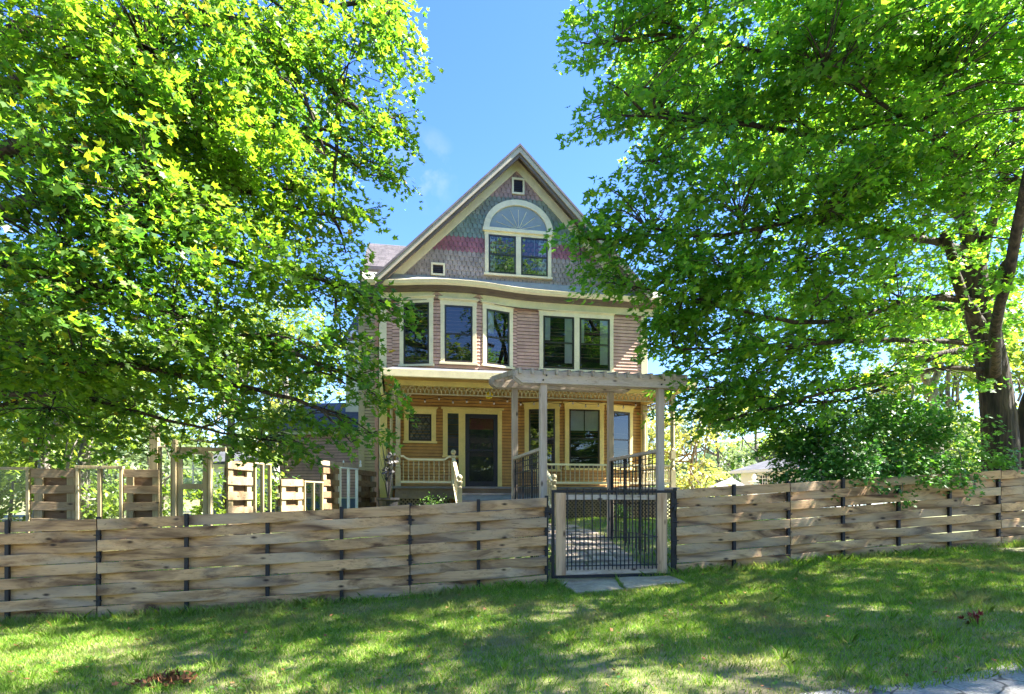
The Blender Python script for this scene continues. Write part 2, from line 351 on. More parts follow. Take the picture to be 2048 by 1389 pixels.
def rw(U, Wd):
    edge = -4.62+.05*np.sin(U*1.7)+.03*np.sin(U*4.3+1)+.02*np.sin(U*11)
    Wd = np.where(Wd > -4.7, edge, Wd); return fence_axes(U, Wd)
road = grid_mesh('road', np.linspace(-60, 70, 521), np.concatenate([np.linspace(-11.5, -5, 20), [-4.62]]), M['road'], .012, rw)
tag(road, kind='structure')

# ------------------------------------------------------------ the house
a = math.atan(.19)
_P = Vector(((930-CX)/FPX*16.2, 16.2)); _t = Vector((math.cos(a), math.sin(a)))
H = Frame(_P, _P+_t)
sL, _ = H.px(760, 700); 
H = Frame(H.O+H.t*sL, H.O+H.t*(sL+1))
SR = H.px(1293, 700)[0]           # facade width
cL = H.pt(SR/2, g(*H.pt(SR/2, 0)[:2]), 0)
house = thing('victorian_house', cL, 'three storey ochre and mauve clapboard house with steep shingled gable and porch', 'house')
def hz(y, x=930, d=0): return H.px(x, y, d)[1]
zG = g(*H.pt(2, 0, .5)[:2])-.3
zF = hz(976)              # porch floor / ground-floor level
z2 = hz(736, 800)         # bottom of second-floor siding
zC = H.px(1075, 606)[1]   # underside of cornice
def clapboards(mb, F, s0, s1, z0, z1, ex=.1, mi=0, keep=None):
    z = z0
    while z < z1-.01:
        zt = min(z+ex, z1)
        j = random.uniform(-.0015, .0015)
        mb.add([F.pt(s0,z+.009,.019+j),F.pt(s1,z+.009,.019+j),F.pt(s1,zt,.004),F.pt(s0,zt,.004)], [(0,1,2,3)], 0)
        mb.add([F.pt(s0,z+.009,.019+j),F.pt(s0,z-.001,.0165+j),F.pt(s1,z-.001,.0165+j),F.pt(s1,z+.009,.019+j),F.pt(s0,z-.001,0),F.pt(s1,z-.001,0)], [(0,1,2,3),(1,4,5,2)], 1)  # dark strip painted along each board's foot as its lap shadow
        z = zt
def window(F, s0, s1, z0, z1, trim, cas=.105, n=1, mull=.12, style='double', glass='glass', curtain=None, cap=True, sill=True, panes='plain', room=None):
    c = MB(); d1 = .052
    hc = cas*1.15
    c.box(F, s0, s0+cas, z0, z1-hc, 0, d1); c.box(F, s1-cas, s1, z0, z1-hc, 0, d1); c.box(F, s0-.01, s1+.01, z1-hc, z1, 0, d1+.004)
    if sill: c.box(F, s0-.03, s1+.03, z0-.045, z0+.012, 0, .09)
    if cap:
        c.box(F, s0-.03, s1+.03, z1, z1+.025, 0, .075); 
        c.box(F, s0-.055, s1+.055, z1+.025, z1+.05, 0, .105)
    ow = (s1-s0-2*cas-(n-1)*mull)/n
    ops = []
    for i in range(n):
        a0 = s0+cas+i*(ow+mull); ops.append((a0, a0+ow))
        if i: c.box(F, a0-mull, a0, z0+.012, z1-hc, 0, d1)
    w = c.build('window', trim, house, bevel=.004)
    zb, zt = z0+.012, z1-hc
    for k, (a0, a1) in enumerate(ops):
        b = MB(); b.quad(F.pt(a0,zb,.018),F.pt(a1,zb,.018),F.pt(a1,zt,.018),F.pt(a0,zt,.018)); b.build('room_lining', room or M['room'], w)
        s = MB(); fw_ = .045
        s.box(F, a0, a0+fw_, zb, zt, .018, .046); s.box(F, a1-fw_, a1, zb, zt, .018, .046); s.box(F, a0+fw_, a1-fw_, zb, zb+fw_*1.3, .018, .046); s.box(F, a0+fw_, a1-fw_, zt-fw_, zt, .018, .046)
        zm = zb+(zt-zb)*.5
        if style == 'double': s.box(F, a0+fw_, a1-fw_, zm-.02, zm+.02, .018, .049)
        s.build('sash', M['sash'], w)
        if panes == 'cross':
            q = MB(); zq0 = zm+.02; am = (a0+a1)/2
            for fx in (1/3, 2/3) if k == 0 else (.5,): q.box(F, a0+(a1-a0)*fx-.006, a0+(a1-a0)*fx+.006, zq0, zt-fw_, .020, .030)
            if k == 0: q.box(F, a0+fw_, a1-fw_, zq0+(zt-zq0)*.45, zq0+(zt-zq0)*.45+.012, .020, .0305)
            q.build('muntins', M['muntin'], w)
        if panes == 'bars':
            q = MB(); zq0 = zm+.02
            q.box(F, (a0+a1)/2-.008, (a0+a1)/2+.008, zq0, zt-fw_, .020, .032)
            q.build('muntins', M['sash'], w)
        if curtain:
            for (f0, f1, h0) in curtain[k % len(curtain)]:
                q = MB(); nseg = 14; x0 = a0+fw_+(a1-a0-2*fw_)*f0; x1 = a0+fw_+(a1-a0-2*fw_)*f1
                zc0 = zb+.03+(zt-zb)*h0
                vs = []; fs = []
                for i in range(nseg+1):
                    x = x0+(x1-x0)*i/nseg; d = .0225+.0025*math.sin(i*1.9); vs += [F.pt(x, zc0, d), F.pt(x, zt-.03, d)]
                for i in range(nseg): fs.append((2*i, 2*i+2, 2*i+3, 2*i+1))
                q.add(vs, fs); q.build('curtain', M['curt'], w, smooth=True)
        p = MB(); p.quad(F.pt(a0+.01,zb,.034),F.pt(a1-.01,zb,.034),F.pt(a1-.01,zt,.034),F.pt(a0+.01,zt,.034)); p.build('pane', M[glass], w)
    return w, ops, (zb, zt)

# bays
def bay(x0, x1, x2, x3, ang, yref):
    p0 = H.px(x0, yref)[0]; p3 = H.px(x3, yref)[0]
    pr = .36
    q1 = H.px(x1, yref, pr)[0]; q2 = H.px(x2, yref, pr)[0]
    A, B, C, D = H.pt(p0,0), H.pt(q1,0,pr), H.pt(q2,0,pr), H.pt(p3,0)
    return [Frame(A,B), Frame(B,C), Frame(C,D)], (A,B,C,D)
bay2, bp2 = bay(784, 873, 958, 1034, 18, 670)
bay1, bp1 = bay(1042, 1125, 1211, 1272, 22, 870)
# solid core, siding
core = MB()
core.box(H, 0, SR, zG, zC+.5, -9.0, 0)
core.build('wall_core', M['ochre'], house)
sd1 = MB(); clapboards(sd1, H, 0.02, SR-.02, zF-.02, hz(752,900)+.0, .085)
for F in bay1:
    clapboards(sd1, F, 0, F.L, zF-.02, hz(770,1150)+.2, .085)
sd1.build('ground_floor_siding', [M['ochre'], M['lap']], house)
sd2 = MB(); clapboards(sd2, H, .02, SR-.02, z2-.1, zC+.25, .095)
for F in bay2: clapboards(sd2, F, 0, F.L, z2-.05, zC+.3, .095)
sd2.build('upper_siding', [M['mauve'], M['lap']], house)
bb = MB()   # bay bottoms and tops
for (A,B,C,D), (za, zb) in ((bp2,(z2-.05,zC+.28)), (bp1,(zF-.02,hz(770,1150)+.2))):
    for z, fl in ((za, 1), (zb, 0)):
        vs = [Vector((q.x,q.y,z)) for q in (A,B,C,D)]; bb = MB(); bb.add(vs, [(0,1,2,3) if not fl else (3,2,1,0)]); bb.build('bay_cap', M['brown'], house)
cb = MB()
w_ = .17
cb.box(H, -.02, w_, zF-.05, zC+.1, -.16, .03); cb.build('corner_board', M['trimC'], house, bevel=.004); cb = MB(); cb.box(H, SR-w_, SR+.02, zF-.05, zC+.1, -.16, .03)
cb.build('corner_board', M['trimC'], house, bevel=.004)
cb = MB(); cb.box(H, .0, .19, zG+.3, hz(755,800), .03, .06); cb.build('corner_board', M['trimY'], house, bevel=.004); cb = MB(); cb.box(H, SR-.19, SR-.0, zG+.3, hz(770,1250), .03, .06)
cb.build('corner_board', M['trimY'], house, bevel=.004)

# second-floor windows
def wpx(F, x0, y0, x1, y1, trim, d=.05, **kw):
    a0, zt = F.px(x0, y0, d); a1, zb = F.px(x1, y1, d)
    return window(F, a0, a1, zb, zt, trim, **kw)
wpx(bay2[0], 799, 598, 866, 729, M['trimC'], curtain=None, panes='bars')
wpx(bay2[1], 881, 600, 953, 728, M['trimC'], curtain=None)
wpx(bay2[2], 966, 607, 1026, 736, M['trimC'], curtain=[[(0,.3,.55)]], panes='bars')
wpx(H, 1079, 622, 1227, 744, M['trimC'], n=2, mull=.15, curtain=[[(.02,.2,.52),(.72,.98,.1)],[(.02,.12,.5),(.7,.98,.1)]])
# ground-floor windows
wpx(bay1[0], 1049, 809, 1119, 940, M['trimY'], cas=.12)
wpx(bay1[1], 1130, 808, 1208, 938, M['trimY'], cas=.12, curtain=[[(.0,.48,.62),(.52,1,.62)]], panes='bars')
wpx(bay1[2], 1215, 812, 1266, 938, M['trimY'], cas=.11)
# leaded casement
w, ops, (zb, zt) = wpx(H, 808, 817, 872, 884, M['trimY'], cas=.12, style='single', glass='clear', room=M['lead'])
q = MB(); (a0, a1) = ops[0]; cx_, cz_ = (a0+a1)/2, (zb+zt)/2
hw, hh = (a1-a0)/2-.045, (zt-zb)/2-.045
for k in range(-3, 4):
    for sg in (-1, 1):
        pts = []
        for tt in np.linspace(-2, 2, 161):
            x = k*hw*.62+tt*hw; z = sg*tt*hh*1.15
            if abs(x) <= hw and abs(z) <= hh: pts.append((x, z))
        if len(pts) > 4:
            (xa, za), (xb, zb2) = pts[0], pts[-1]
            q.tube([H.pt(cx_+xa, cz_+za, .027), H.pt(cx_+xb, cz_+zb2, .027)], .006, 4)
q.build('leading', M['sash'], w)
# door assembly with side light
a0, zt = H.px(886, 818, .05); a1, _ = H.px(1004, 818, .05)
sa0, sa1 = H.px(895, 900)[0], H.px(917, 900)[0]
da0, da1 = H.px(930, 900)[0], H.px(995, 900)[0]
zdt = H.px(960, 829)[1]
c = MB(); zsl = H.px(900, 912)[1]
c.box(H, a0, sa0, zsl, zt, 0, .055); c.box(H, sa0, sa1, zdt, zt, 0, .054); c.box(H, sa1, da0, zF, zt, 0, .055); c.box(H, da0, da1, zdt, zt, 0, .054); c.box(H, da1, a1, zF, zt, 0, .055)
c.box(H, a0-.05, a1+.05, zt, zt+.05, 0, .1); c.box(H, a0-.02, sa1+.02, zsl-.05, zsl, 0, .085)
dc = c.build('door_casing', M['trimY'], house, bevel=.004)
q = MB(); q.quad(H.pt(sa0,zsl,.018),H.pt(sa1,zsl,.018),H.pt(sa1,zdt,.018),H.pt(sa0,zdt,.018)); q.build('side_light_backing', M['canvas'], dc)
q = MB(); q.quad(H.pt(sa0,zsl,.03),H.pt(sa1,zsl,.03),H.pt(sa1,zdt,.03),H.pt(sa0,zdt,.03)); q.build('side_light', M['glass'], dc)
d = MB(); st = .11
d.box(H, da0+.005, da0+st, zF+.02, zdt-.005, .018, .055); d.box(H, da1-st, da1-.005, zF+.02, zdt-.005, .018, .055)
zm = H.px(960, 902)[1]; zr = H.px(960, 963)[1]
d.box(H, da0+st, da1-st, zF+.02, zr, .018, .055); d.box(H, da0+st, da1-st, zdt-.12, zdt-.005, .018, .055); d.box(H, da0+st, da1-st, zm-.02, zm+.03, .018, .055)
dr = d.build('storm_door', M['door'], house, bevel=.004)
q = MB(); q.quad(H.pt(da0+st,zr,.02),H.pt(da1-st,zr,.02),H.pt(da1-st,zdt-.1,.02),H.pt(da0+st,zdt-.1,.02)); q.build('inner_door', M['door'], dr)
q = MB(); zq = H.px(960, 860)[1]; q.box(H, da0+st+.01, da1-st-.005, zq, zdt-.12, .02, .026); q.build('blind', M['burg'], dr)
q = MB(); q.quad(H.pt(da0+st,zr,.04),H.pt(da1-st,zr,.04),H.pt(da1-st,zm-.02,.04),H.pt(da0+st,zm-.02,.04)); q.quad(H.pt(da0+st,zm+.03,.04),H.pt(da1-st,zm+.03,.04),H.pt(da1-st,zdt-.12,.04),H.pt(da0+st,zdt-.12,.04)); q.build('pane', M['glass'], dr)
q = MB(); q.box(H, da0+.03, da0+.06, zm-.12, zm+.05, .055, .065); q.tube([H.pt(da0+.045, zm-.03, .065), H.pt(da0+.045, zm-.03, .1), H.pt(da0+.12, zm-.03, .1)], .009, 6); q.build('handle', M['black'], dr)
mbx = MB(); b0, bz = H.px(912, 924); mbx.box(H, b0, b0+.09, bz-.03, bz+.06, .016, .05); mbx.build('doorbell', M['black'], house)

# cornice following the bay, with skirt above
def chain(off):
    pts2 = [(-.45-0*off, 0+off), (bay_s[0]-.15, off), (bay_s[1]-.02, .36+off), (bay_s[2]+.02, .36+off), (bay_s[3]+.2, off), (SR+.4, off)]
    # soften corners
    out = []
    P2 = [Vector(p) for p in pts2]
    for i in range(len(P2)-1):
        A, B = P2[i], P2[i+1]
        for k in range(8): out.append(A.lerp(B, k/8))
    out.append(P2[-1])
    for _ in range(10):
        out = [out[0]]+[(out[i-1]+out[i]*2+out[i+1])/4 for i in range(1, len(out)-1)]+[out[-1]]
    return out
bay_s = [(q.xy-H.O).dot(H.t) for q in bp2]
def sweep(mb, prof, mi=0):   # prof: (offset, z[, blend to wall]) closed outline
    rings = [[H.pt(p.x, pr[1], p.y*(1-(pr[2] if len(pr) > 2 else 0))+(pr[2]*pr[0] if len(pr) > 2 else 0)) for p in chain(pr[0])] for pr in prof]
    n = len(rings[0]); m = len(prof)
    vs = [p for r in rings for p in r]; fs = []
    for j in range(m):
        k = (j+1) % m
        for i in range(n-1): fs.append((j*n+i, j*n+i+1, k*n+i+1, k*n+i))
    fs.append(tuple(j*n for j in range(m))); fs.append(tuple(j*n+n-1 for j in range(m)))[::-1] if False else fs.append(tuple(reversed([j*n+n-1 for j in range(m)])))
    mb.add(vs, fs, mi)
zfr0 = H.px(1075, 621)[1]
z_ = zfr0
q = MB(); sweep(q, [(-.02,z_),(.035,z_),(.035,z_+.21),(-.02,z_+.21)]); q.build('frieze_board', M['trimC'], house)
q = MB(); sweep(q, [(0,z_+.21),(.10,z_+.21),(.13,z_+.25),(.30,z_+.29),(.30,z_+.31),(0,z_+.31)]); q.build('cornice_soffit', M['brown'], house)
q = MB(); sweep(q, [(0,z_+.31),(.30,z_+.30),(.36,z_+.34),(.40,z_+.42),(.38,z_+.43),(0,z_+.42)]); q.build('gutter', M['trimC'], house)
q = MB(); sweep(q, [(-.1,z_+.42,1),(.34,z_+.432),(.2,z_+.53,.45),(.06,z_+.72,1),(-.1,z_+.72,1)]); q.build('cornice_skirt', M['shW'], house)
q = MB(); sweep(q, [(-.02,z_-.012),(.06,z_-.012),(.06,z_),(-.02,z_)]); q.build('drip_edge', M['brown'], house)

# gable
dO = .5
ax, az = H.px(1040, 293, dO); lx, lz = H.px(750, 556, dO)
rise = az-lz; half = ax-lx
rx = ax+half
th = math.atan2(rise, half)
def band(o0, o1):      # chevron polygon between perpendicular offsets below the roof line
    v0 = o0/math.cos(th); v1 = o1/math.cos(th)
    return [[(lx+0, lz-v0), (ax, az-v0), (ax, az-v1), (lx+0, lz-v1)], [(ax, az-v0), (rx, lz-v0), (rx, lz-v1), (ax, az-v1)]]
gw = MB(); gz = z_+.55
gw.prism(H, [(0.0, gz), (SR, gz), (SR-.0, gz+.1), (ax, az-.3), (0, gz+.1)], -.3, 0)
gw.build('gable_wall', M['skirt'], house)
q = MB()
for p in band(-.05, .0): q.prism(H, p, -9.2, dO+.03)
q.build('main_roof', M['slate'], house)
q = MB()
for p in band(.002, .105): q.prism(H, p, dO-.04, dO)
q.build('rake_fascia', M['tan'], house)
q = MB()
for p in band(.106, .185): q.prism(H, p, .38, dO-.045)
q.build('rake_crown', M['brown'], house)
q = MB()
for p in band(.002, .03): q.prism(H, p, .10, dO-.042)
for p in band(.03, .05): q.prism(H, p, .28, dO-.06)
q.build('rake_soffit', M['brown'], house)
q = MB()
for p in band(.002, .065): q.prism(H, p, .0, .10)
q.build('rake_moulding', M['brown'], house)
q = MB()
for p in band(.066, .285): q.prism(H, p, .0, .055)
q.build('rake_board', M['trimC'], house)
# fish-scale shingles
sh = MB(); ex = .13; wd = .125
zc_of = lambda y: H.px(950, y)[1]
bands = [(zc_of(512), 0), (zc_of(478), 1), (zc_of(432), 2), (zc_of(392), 3), (99, 4)]
row = 0; z = gz+.12
while z < az-.45:
    zc = z
    mi = [m for zz, m in bands if zc < zz][0]
    hwid = half-(zc+.1-lz)/math.tan(th)-.02
    n = int(2*hwid/wd)+2; s0 = ax-hwid-wd+(row % 2)*wd/2
    for i in range(n):
        s = s0+i*wd
        if s < .02 or s > SR-.02 or abs(s-ax)+wd*.6 > hwid: continue
        r = wd/2-.009; ps = []
        j = random.uniform(-.004, .004)
        for k in range(6):
            an = math.pi+math.pi*k/5
            ps.append(H.pt(s+r*math.cos(an), z+j+r*.95+r*.95*math.sin(an), .028+random.uniform(0,.003)))
        ps.append(H.pt(s+r, z+ex+.06, .008)); ps.append(H.pt(s-r, z+ex+.06, .008))
        back = [p-Vector((H.n.x,H.n.y,0))*.014 for p in ps]
        nn = len(ps); sh.add(ps+back, [tuple(range(nn))]+[(q_, (q_+1)%nn, nn+(q_+1)%nn, nn+q_)[::-1] for q_ in range(nn)], mi)
    z += ex; row += 1
sh.build('gable_shingles', [M['shG'],M['shM'],M['shT'],M['shTG'],M['shP']], house)
# gable window pair and fan light
a0, zt0 = H.px(970, 459, .06); a1, zb0 = H.px(1103, 556, .06)
window(H, a0, a1, zb0, zt0+.0, M['trimC'], cas=.10, n=2, mull=.14, cap=False, curtain=[[(0,.2,0)],[(.68,1,0)]], panes='cross')
fan = MB(); cxs = (a0+a1)/2; R = (a1-a0)/2+.04; rh = H.px(1036, 403, .06)[1]-zt0
K = 28; outer = [(cxs+R*math.cos(math.pi*k/K), zt0+.03+(rh)*math.sin(math.pi*k/K)) for k in range(K+1)]
inner = [(cxs+(R-.16)*math.cos(math.pi*k/K), zt0+.03+(rh-.15)*math.sin(math.pi*k/K)) for k in range(K+1)]
for k in range(K):
    fan.prism(H, [outer[k], inner[k], inner[k+1], outer[k+1]], 0, .09)
fan.box(H, cxs-R-.02, cxs+R+.02, zt0-.03, zt0+.06, 0, .11)
fo = fan.build('fan_light', M['trimC'], house)
q = MB(); q.add([H.pt(s, zz, .04) for s, zz in inner], [tuple(range(K+1))]); q.build('pane', M['fan'], fo)
q = MB()
for k in (3,5,7,9):
    pass
for an in (20,45,70,90,110,135,160):
    r_ = math.radians(an); q.tube([H.pt(cxs+.06*math.cos(r_), zt0+.07+.05*math.sin(r_), .045), H.pt(cxs+(R-.2)*.85*math.cos(r_), zt0+.05+(rh-.18)*.85*math.sin(r_), .045)], .008, 4)
q.build('muntins', M['trimC'], fo)
def louvre(x0, y0, x1, y1):
    c = MB(); a0, zt = H.px(x0,y0,.05); a1, zb = H.px(x1,y1,.05); w = .05
    c.box(H,a0,a0+w,zb,zt,0,.06); c.box(H,a1-w,a1,zb,zt,0,.06); c.box(H,a0+w,a1-w,zb,zb+w,0,.06); c.box(H,a0+w,a1-w,zt-w,zt,0,.06)
    o = c.build('louvre_vent', M['trimC'], house)
    q = MB(); q.quad(H.pt(a0+w,zb+w,.034),H.pt(a1-w,zb+w,.034),H.pt(a1-w,zt-w,.034),H.pt(a0+w,zt-w,.034))
    z = zb+w+.02
    while z < zt-w-.02:
        q.add([H.pt(a0+w,z,.055),H.pt(a1-w,z,.055),H.pt(a1-w,z+.03,.035),H.pt(a0+w,z+.03,.035)], [(0,1,2,3)]); z += .055
    q.build('slats', M['sash'], o)
louvre(1024, 355, 1049, 390); louvre(862, 525, 890, 552)

# porch
PD = 1.95
pz = zF
pL = H.px(790, 900, PD)[0]; pR = H.px(1352, 900, PD)[0]
eL = H.px(763, 745, PD+.42)[0]; eR = H.px(1393, 765, PD+.42)[0]
q = MB()
q.box(H, pL-.05, pR+.05, pz-.06, pz-.01, 0, PD+.1); q.build('porch_floor', M['floorP'], house)
q = MB(); q.box(H, pL, pR, pz-.30, pz-.06, PD-.08, PD+.02)
for s_ in (pL, pR-.12): q.box(H, s_, s_+.12, zG, pz-.06, PD-.1, PD+.03)
q.box(H, pR-.1, pR, pz-.30, pz-.06, 0, PD-.08); q.build('porch_skirt', M['skirt'], house)
zE = H.px(900, 748, PD+.42)[1]; zEt = H.px(900, 741, PD+.42)[1]
q = MB()   # roof slab
zw = z2+.04
for (sa, sb) in ((eL, eR),):
    q.hexa([H.pt(sa,zE,PD+.40),H.pt(sb,zE,PD+.40),H.pt(sb,zw-.08,-.02),H.pt(sa+.3,zw-.08,-.02),H.pt(sa,zE+.05,PD+.40),H.pt(sb,zE+.05,PD+.40),H.pt(sb,zw,-.02),H.pt(sa+.3,zw,-.02)])
q.build('porch_roof', M['greyroof'], house)
q = MB()
q.box(H, eL-.02, eR+.02, zE-.10, zE+.07, PD+.36, PD+.44); q.box(H, eR-.06, eR+.02, zE-.10, zE+.05, 0, PD+.36); q.box(H, eL-.02, eL+.05, zE-.10, zE+.05, 0, PD+.36)
q.build('porch_fascia', M['trimC'], house, bevel=.006)
q = MB(); q.box(H, eL, eR, zE-.10, zE-.08, 0, PD+.36); q.build('porch_ceiling', M['ceil'], house)
zb1 = H.px(850, 756, PD)[1]; zb0 = H.px(850, 772, PD)[1]
q = MB(); q.box(H, pL-.02, pR+.02, zb0, min(zb1+.02, zE-.10), PD-.1, PD+.02); q.box(H, pR-.10, pR+.02, zb0, zE-.10, .02, PD-.1); q.build('porch_beam', M['trimY'], house, bevel=.004)
zs0 = H.px(850, 787, PD)[1]
def frieze(A, B, name):
    q = MB(); F = Frame(A, B); L = F.L
    q.box(F, 0, L, zs0-.025, zs0, -.02, .02)
    n = int(L/.19)
    for i in range(n):
        c0 = (i+.5)*L/n; r = L/n/2
        q.tube([F.pt(c0-r*math.cos(math.pi*k/8), zs0+(zb0-zs0)*.95*math.sin(math.pi*k/8), 0) for k in range(9)], .012, 5)
        q.tube([F.pt(c0-r*.5*math.cos(math.pi*k/6), zb0-(zb0-zs0)*.6*math.sin(math.pi*k/6), 0) for k in range(7)], .010, 5)
        q.lathe(F.pt(c0, zs0+.01, 0), [(.012,0),(.02,.02),(.01,.05),(.018,.08),(.004,.1)], 6)
    q.build(name, M['postP'], house)
frieze(H.pt(pL+.1,0,PD-.04), H.pt(pR-.1,0,PD-.04), 'spandrel_frieze')
frieze(H.pt(pR-.05,0,.12), H.pt(pR-.05,0,PD-.1), 'spandrel_frieze')
def porch_post(s, dd, mat=M['postP']):
    b = H.pt(s, pz-.01, dd); h = zb0-(pz-.01); q = MB(); r = .062
    q.box(H, s-r, s+r, pz-.01, pz+.42, dd-r, dd+r)
    q.lathe((b.x,b.y,pz), [(.05,.42),(.062,.45),(.04,.49),(.066,.56),(.055,.62),(.035,.67),(.06,.70),(.06,.72)], 14)
    q.box(H, s-r, s+r, pz+.72, pz+.92, dd-r, dd+r)
    q.lathe((b.x,b.y,pz), [(.05,.92),(.06,.95),(.036,.99),(.05,1.06),(.058,1.2),(.052,h-.35),(.038,h-.3),(.058,h-.27),(.058,h-.25)], 14)
    q.box(H, s-r, s+r, zb0-.25, zb0+.005, dd-r, dd+r)
    q.build('porch_post', mat, house, smooth=False)
for s_, dd in ((pL+.07, PD-.05), (pR-.07, PD-.05), (pR-.07, .09), (pL+.07, .09)): porch_post(s_, dd)
# gingerbread brackets
def bracket(s, sg):
    q = MB(); F = H.off(PD-.05)
    for rr, w in ((.26,.016),(.17,.012)):
        q.tube([F.pt(s+sg*(.06+rr-rr*math.cos(math.pi/2*k/6)), zs0-rr+rr*math.sin(math.pi/2*k/6)-.01, 0) for k in range(7)], w, 5)
    q.tube([F.pt(s+sg*.06, zs0-.3, 0), F.pt(s+sg*.3, zs0-.03, 0)], .012, 5)
    q.build('bracket', M['postP'], house)
bracket(pR-.07, -1); bracket(pL+.07, 1)
def spindle(q, b, h, r=.018):
    q.lathe(b, [(r*.8,0),(r*.8,h*.16),(r*1.2,h*.2),(r*.55,h*.25),(r*.7,h*.5),(r*.6,h*.72),(r*1.4,h*.8),(r*.7,h*.86),(r*.9,h)], 7)
def railing(A, B, ht, swan=(True, True)):
    F = Frame(A, B); L = F.L; q = MB(); zt = pz+ht; zb = pz+.07
    path = []
    if swan[0]: path += [F.pt(0,zt+.07,0),F.pt(.06,zt+.075,0),F.pt(.14,zt+.02,0)]
    path += [F.pt(.2 if swan[0] else 0,zt,0), F.pt(L-.2 if swan[1] else L, zt, 0)]
    if swan[1]: path += [F.pt(L-.14,zt+.02,0),F.pt(L-.06,zt+.075,0),F.pt(L,zt+.07,0)]
    for i in range(len(path)-1):
        p, r = path[i], path[i+1]; n_ = Vector((F.n.x,F.n.y,0))*.035; u = Vector((0,0,.045))
        q.hexa([p-n_,p+n_,r+n_,r-n_,p-n_+u,p+n_+u,r+n_+u,r-n_+u])
    rl = q.build('porch_railing', M['trimC'], house)
    q = MB(); q.box(F, 0, L, zb, zb+.05, -.03, .03); q.build('bottom_rail', M['trimC'], rl)
    q = MB(); n = int(L/.115)
    for i in range(n):
        spindle(q, F.pt((i+.5)*L/n, zb+.05, 0), zt-zb-.05)
    q.build('balusters', M['postP'], rl)
stL = H.px(907, 950, PD)[0]; stR = H.px(1078, 950, PD)[0]
railing(H.pt(pL+.13,0,PD-.05), H.pt(stL-.04,0,PD-.05), .60)
railing(H.pt(stR+.04,0,PD-.05), H.pt(pR-.13,0,PD-.05), .52, (True, False))
railing(H.pt(pR-.06,0,.15), H.pt(pR-.06,0,PD-.12), .52, (False, False))
# steps
zgs = g(*H.pt((stL+stR)/2, 0, PD+1.4)[:2])
nst = 5; rs = (pz-zgs)/nst; q = MB(); q2 = MB()
for i in range(1, nst):
    zt = pz-i*rs; q.box(H, stL+.04, stR-.04, zt-.04, zt, PD+.1+(i-1)*.28-.02, PD+.1+i*.28); q2.box(H, stL+.06, stR-.06, zgs-.1, zt-.04, PD+.1+(i-1)*.28-.02, PD+.1+i*.28-.03)
so_ = q.build('step_treads', M['floorP'], house); q2.build('risers', M['blueg'], so_)
def newel(s, dd, z0, h):
    b = H.pt(s, z0, dd); q = MB(); r = .05
    q.box(H, s-r, s+r, z0, z0+h-.26, dd-r, dd+r)
    q.lathe((b.x,b.y,z0), [(.045,h-.26),(.055,h-.23),(.03,h-.2),(.06,h-.14),(.066,h-.11),(.03,h-.085),(.05,h-.06),(.062,h-.02),(.05,h+.02),(.015,h+.045)], 12)
    return q.build('newel_post', M['postP'], house)
for s_ in (stL, stR):
    n1 = newel(s_, PD-.02, pz, .82); zz = g(*H.pt(s_,0,PD+1.42)[:2])
    newel(s_, PD+1.42, zz-.05, 1.12)
    q = MB()
    A = H.pt(s_, pz+.62, PD+.0); B = H.pt(s_, zz+.88, PD+1.4); side = Vector((H.t.x,H.t.y,0))*.035; u = Vector((0,0,.05))
    q.hexa([A-side,A+side,B+side,B-side,A-side+u,A+side+u,B+side+u,B-side+u])
    A2 = A-Vector((0,0,.52)); B2 = B-Vector((0,0,.62)); q.hexa([A2-side,A2+side,B2+side,B2-side,A2-side+u,A2+side+u,B2+side+u,B2-side+u])
    hr = q.build('stair_handrail', M['trimC'], house)
    q = MB()
    for k in range(1, 10):
        p = A.lerp(B, k/10); p2 = A2.lerp(B2, k/10); spindle(q, p2, (p-p2).length)
    q.build('balusters', M['postP'], hr)
# lattice skirting
def lattice(s0, s1):
    q = MB(); z0 = zG; z1 = pz-.30; F = H.off(PD-.05)
    stp = .095
    z = z0
    L = s1-s0
    x = -(z1-z0)
    while x < L:
        for sg in (1, -1):
            xa, za, xb, zb = x, z0, x+(z1-z0), z1
            if xa < 0: za += -xa; xa = 0
            if xb > L: zb -= (xb-L); xb = L
            if xb > xa:
                A = (xa, za); B = (xb, zb)
                if sg < 0: A = (L-xa, za); B = (L-xb, zb)
                dx = .019
                q.prism(F, [(s0+A[0]-dx, A[1]), (s0+A[0]+dx, A[1]), (s0+B[0]+dx, B[1]), (s0+B[0]-dx, B[1])][::sg], .0 if sg > 0 else .008, .007 if sg > 0 else .015)
        x += stp
    o = q.build('lattice_skirting', M['skirt'], house)
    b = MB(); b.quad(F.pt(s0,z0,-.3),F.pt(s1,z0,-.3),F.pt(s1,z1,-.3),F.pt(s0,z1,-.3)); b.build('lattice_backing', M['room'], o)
lattice(pL+.12, stL-.05); lattice(stR+.05, pR-.12)

dsx = H.px(783, 900, .12)[0]; q = MB()
q.tube([H.pt(dsx+.1, zE-.12, .3), H.pt(dsx, zE-.3, .12), H.pt(dsx, zF+1.2, .12), H.pt(dsx, zG+.45, .12), H.pt(dsx-.02, zG+.32, .3)], .04, 10)
for zz in (zF+.6, zF+1.7): q.box(H, dsx-.05, dsx+.05, zz, zz+.025, .02, .165)
q.build('downspout', M['postP'], house)
# left side bay and rear wings
WA = Frame(H.pt(-.62,0,-1.6), H.pt(0,0,-1.6))
q = MB(); q.box(WA, 0, .7, zG, H.px(760,640,-1.6)[1]+1.4, -3.5, 0); q.build('side_bay_wall', M['brown'], house)
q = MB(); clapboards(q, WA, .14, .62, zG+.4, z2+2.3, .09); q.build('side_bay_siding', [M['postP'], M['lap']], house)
q = MB(); q.box(WA, -.03, .14, zG, z2+2.4, -.1, .03); q.box(WA, .50, .62, zG, z2+2.4, .0, .03); q.build('side_bay_trim', M['postP'], house)
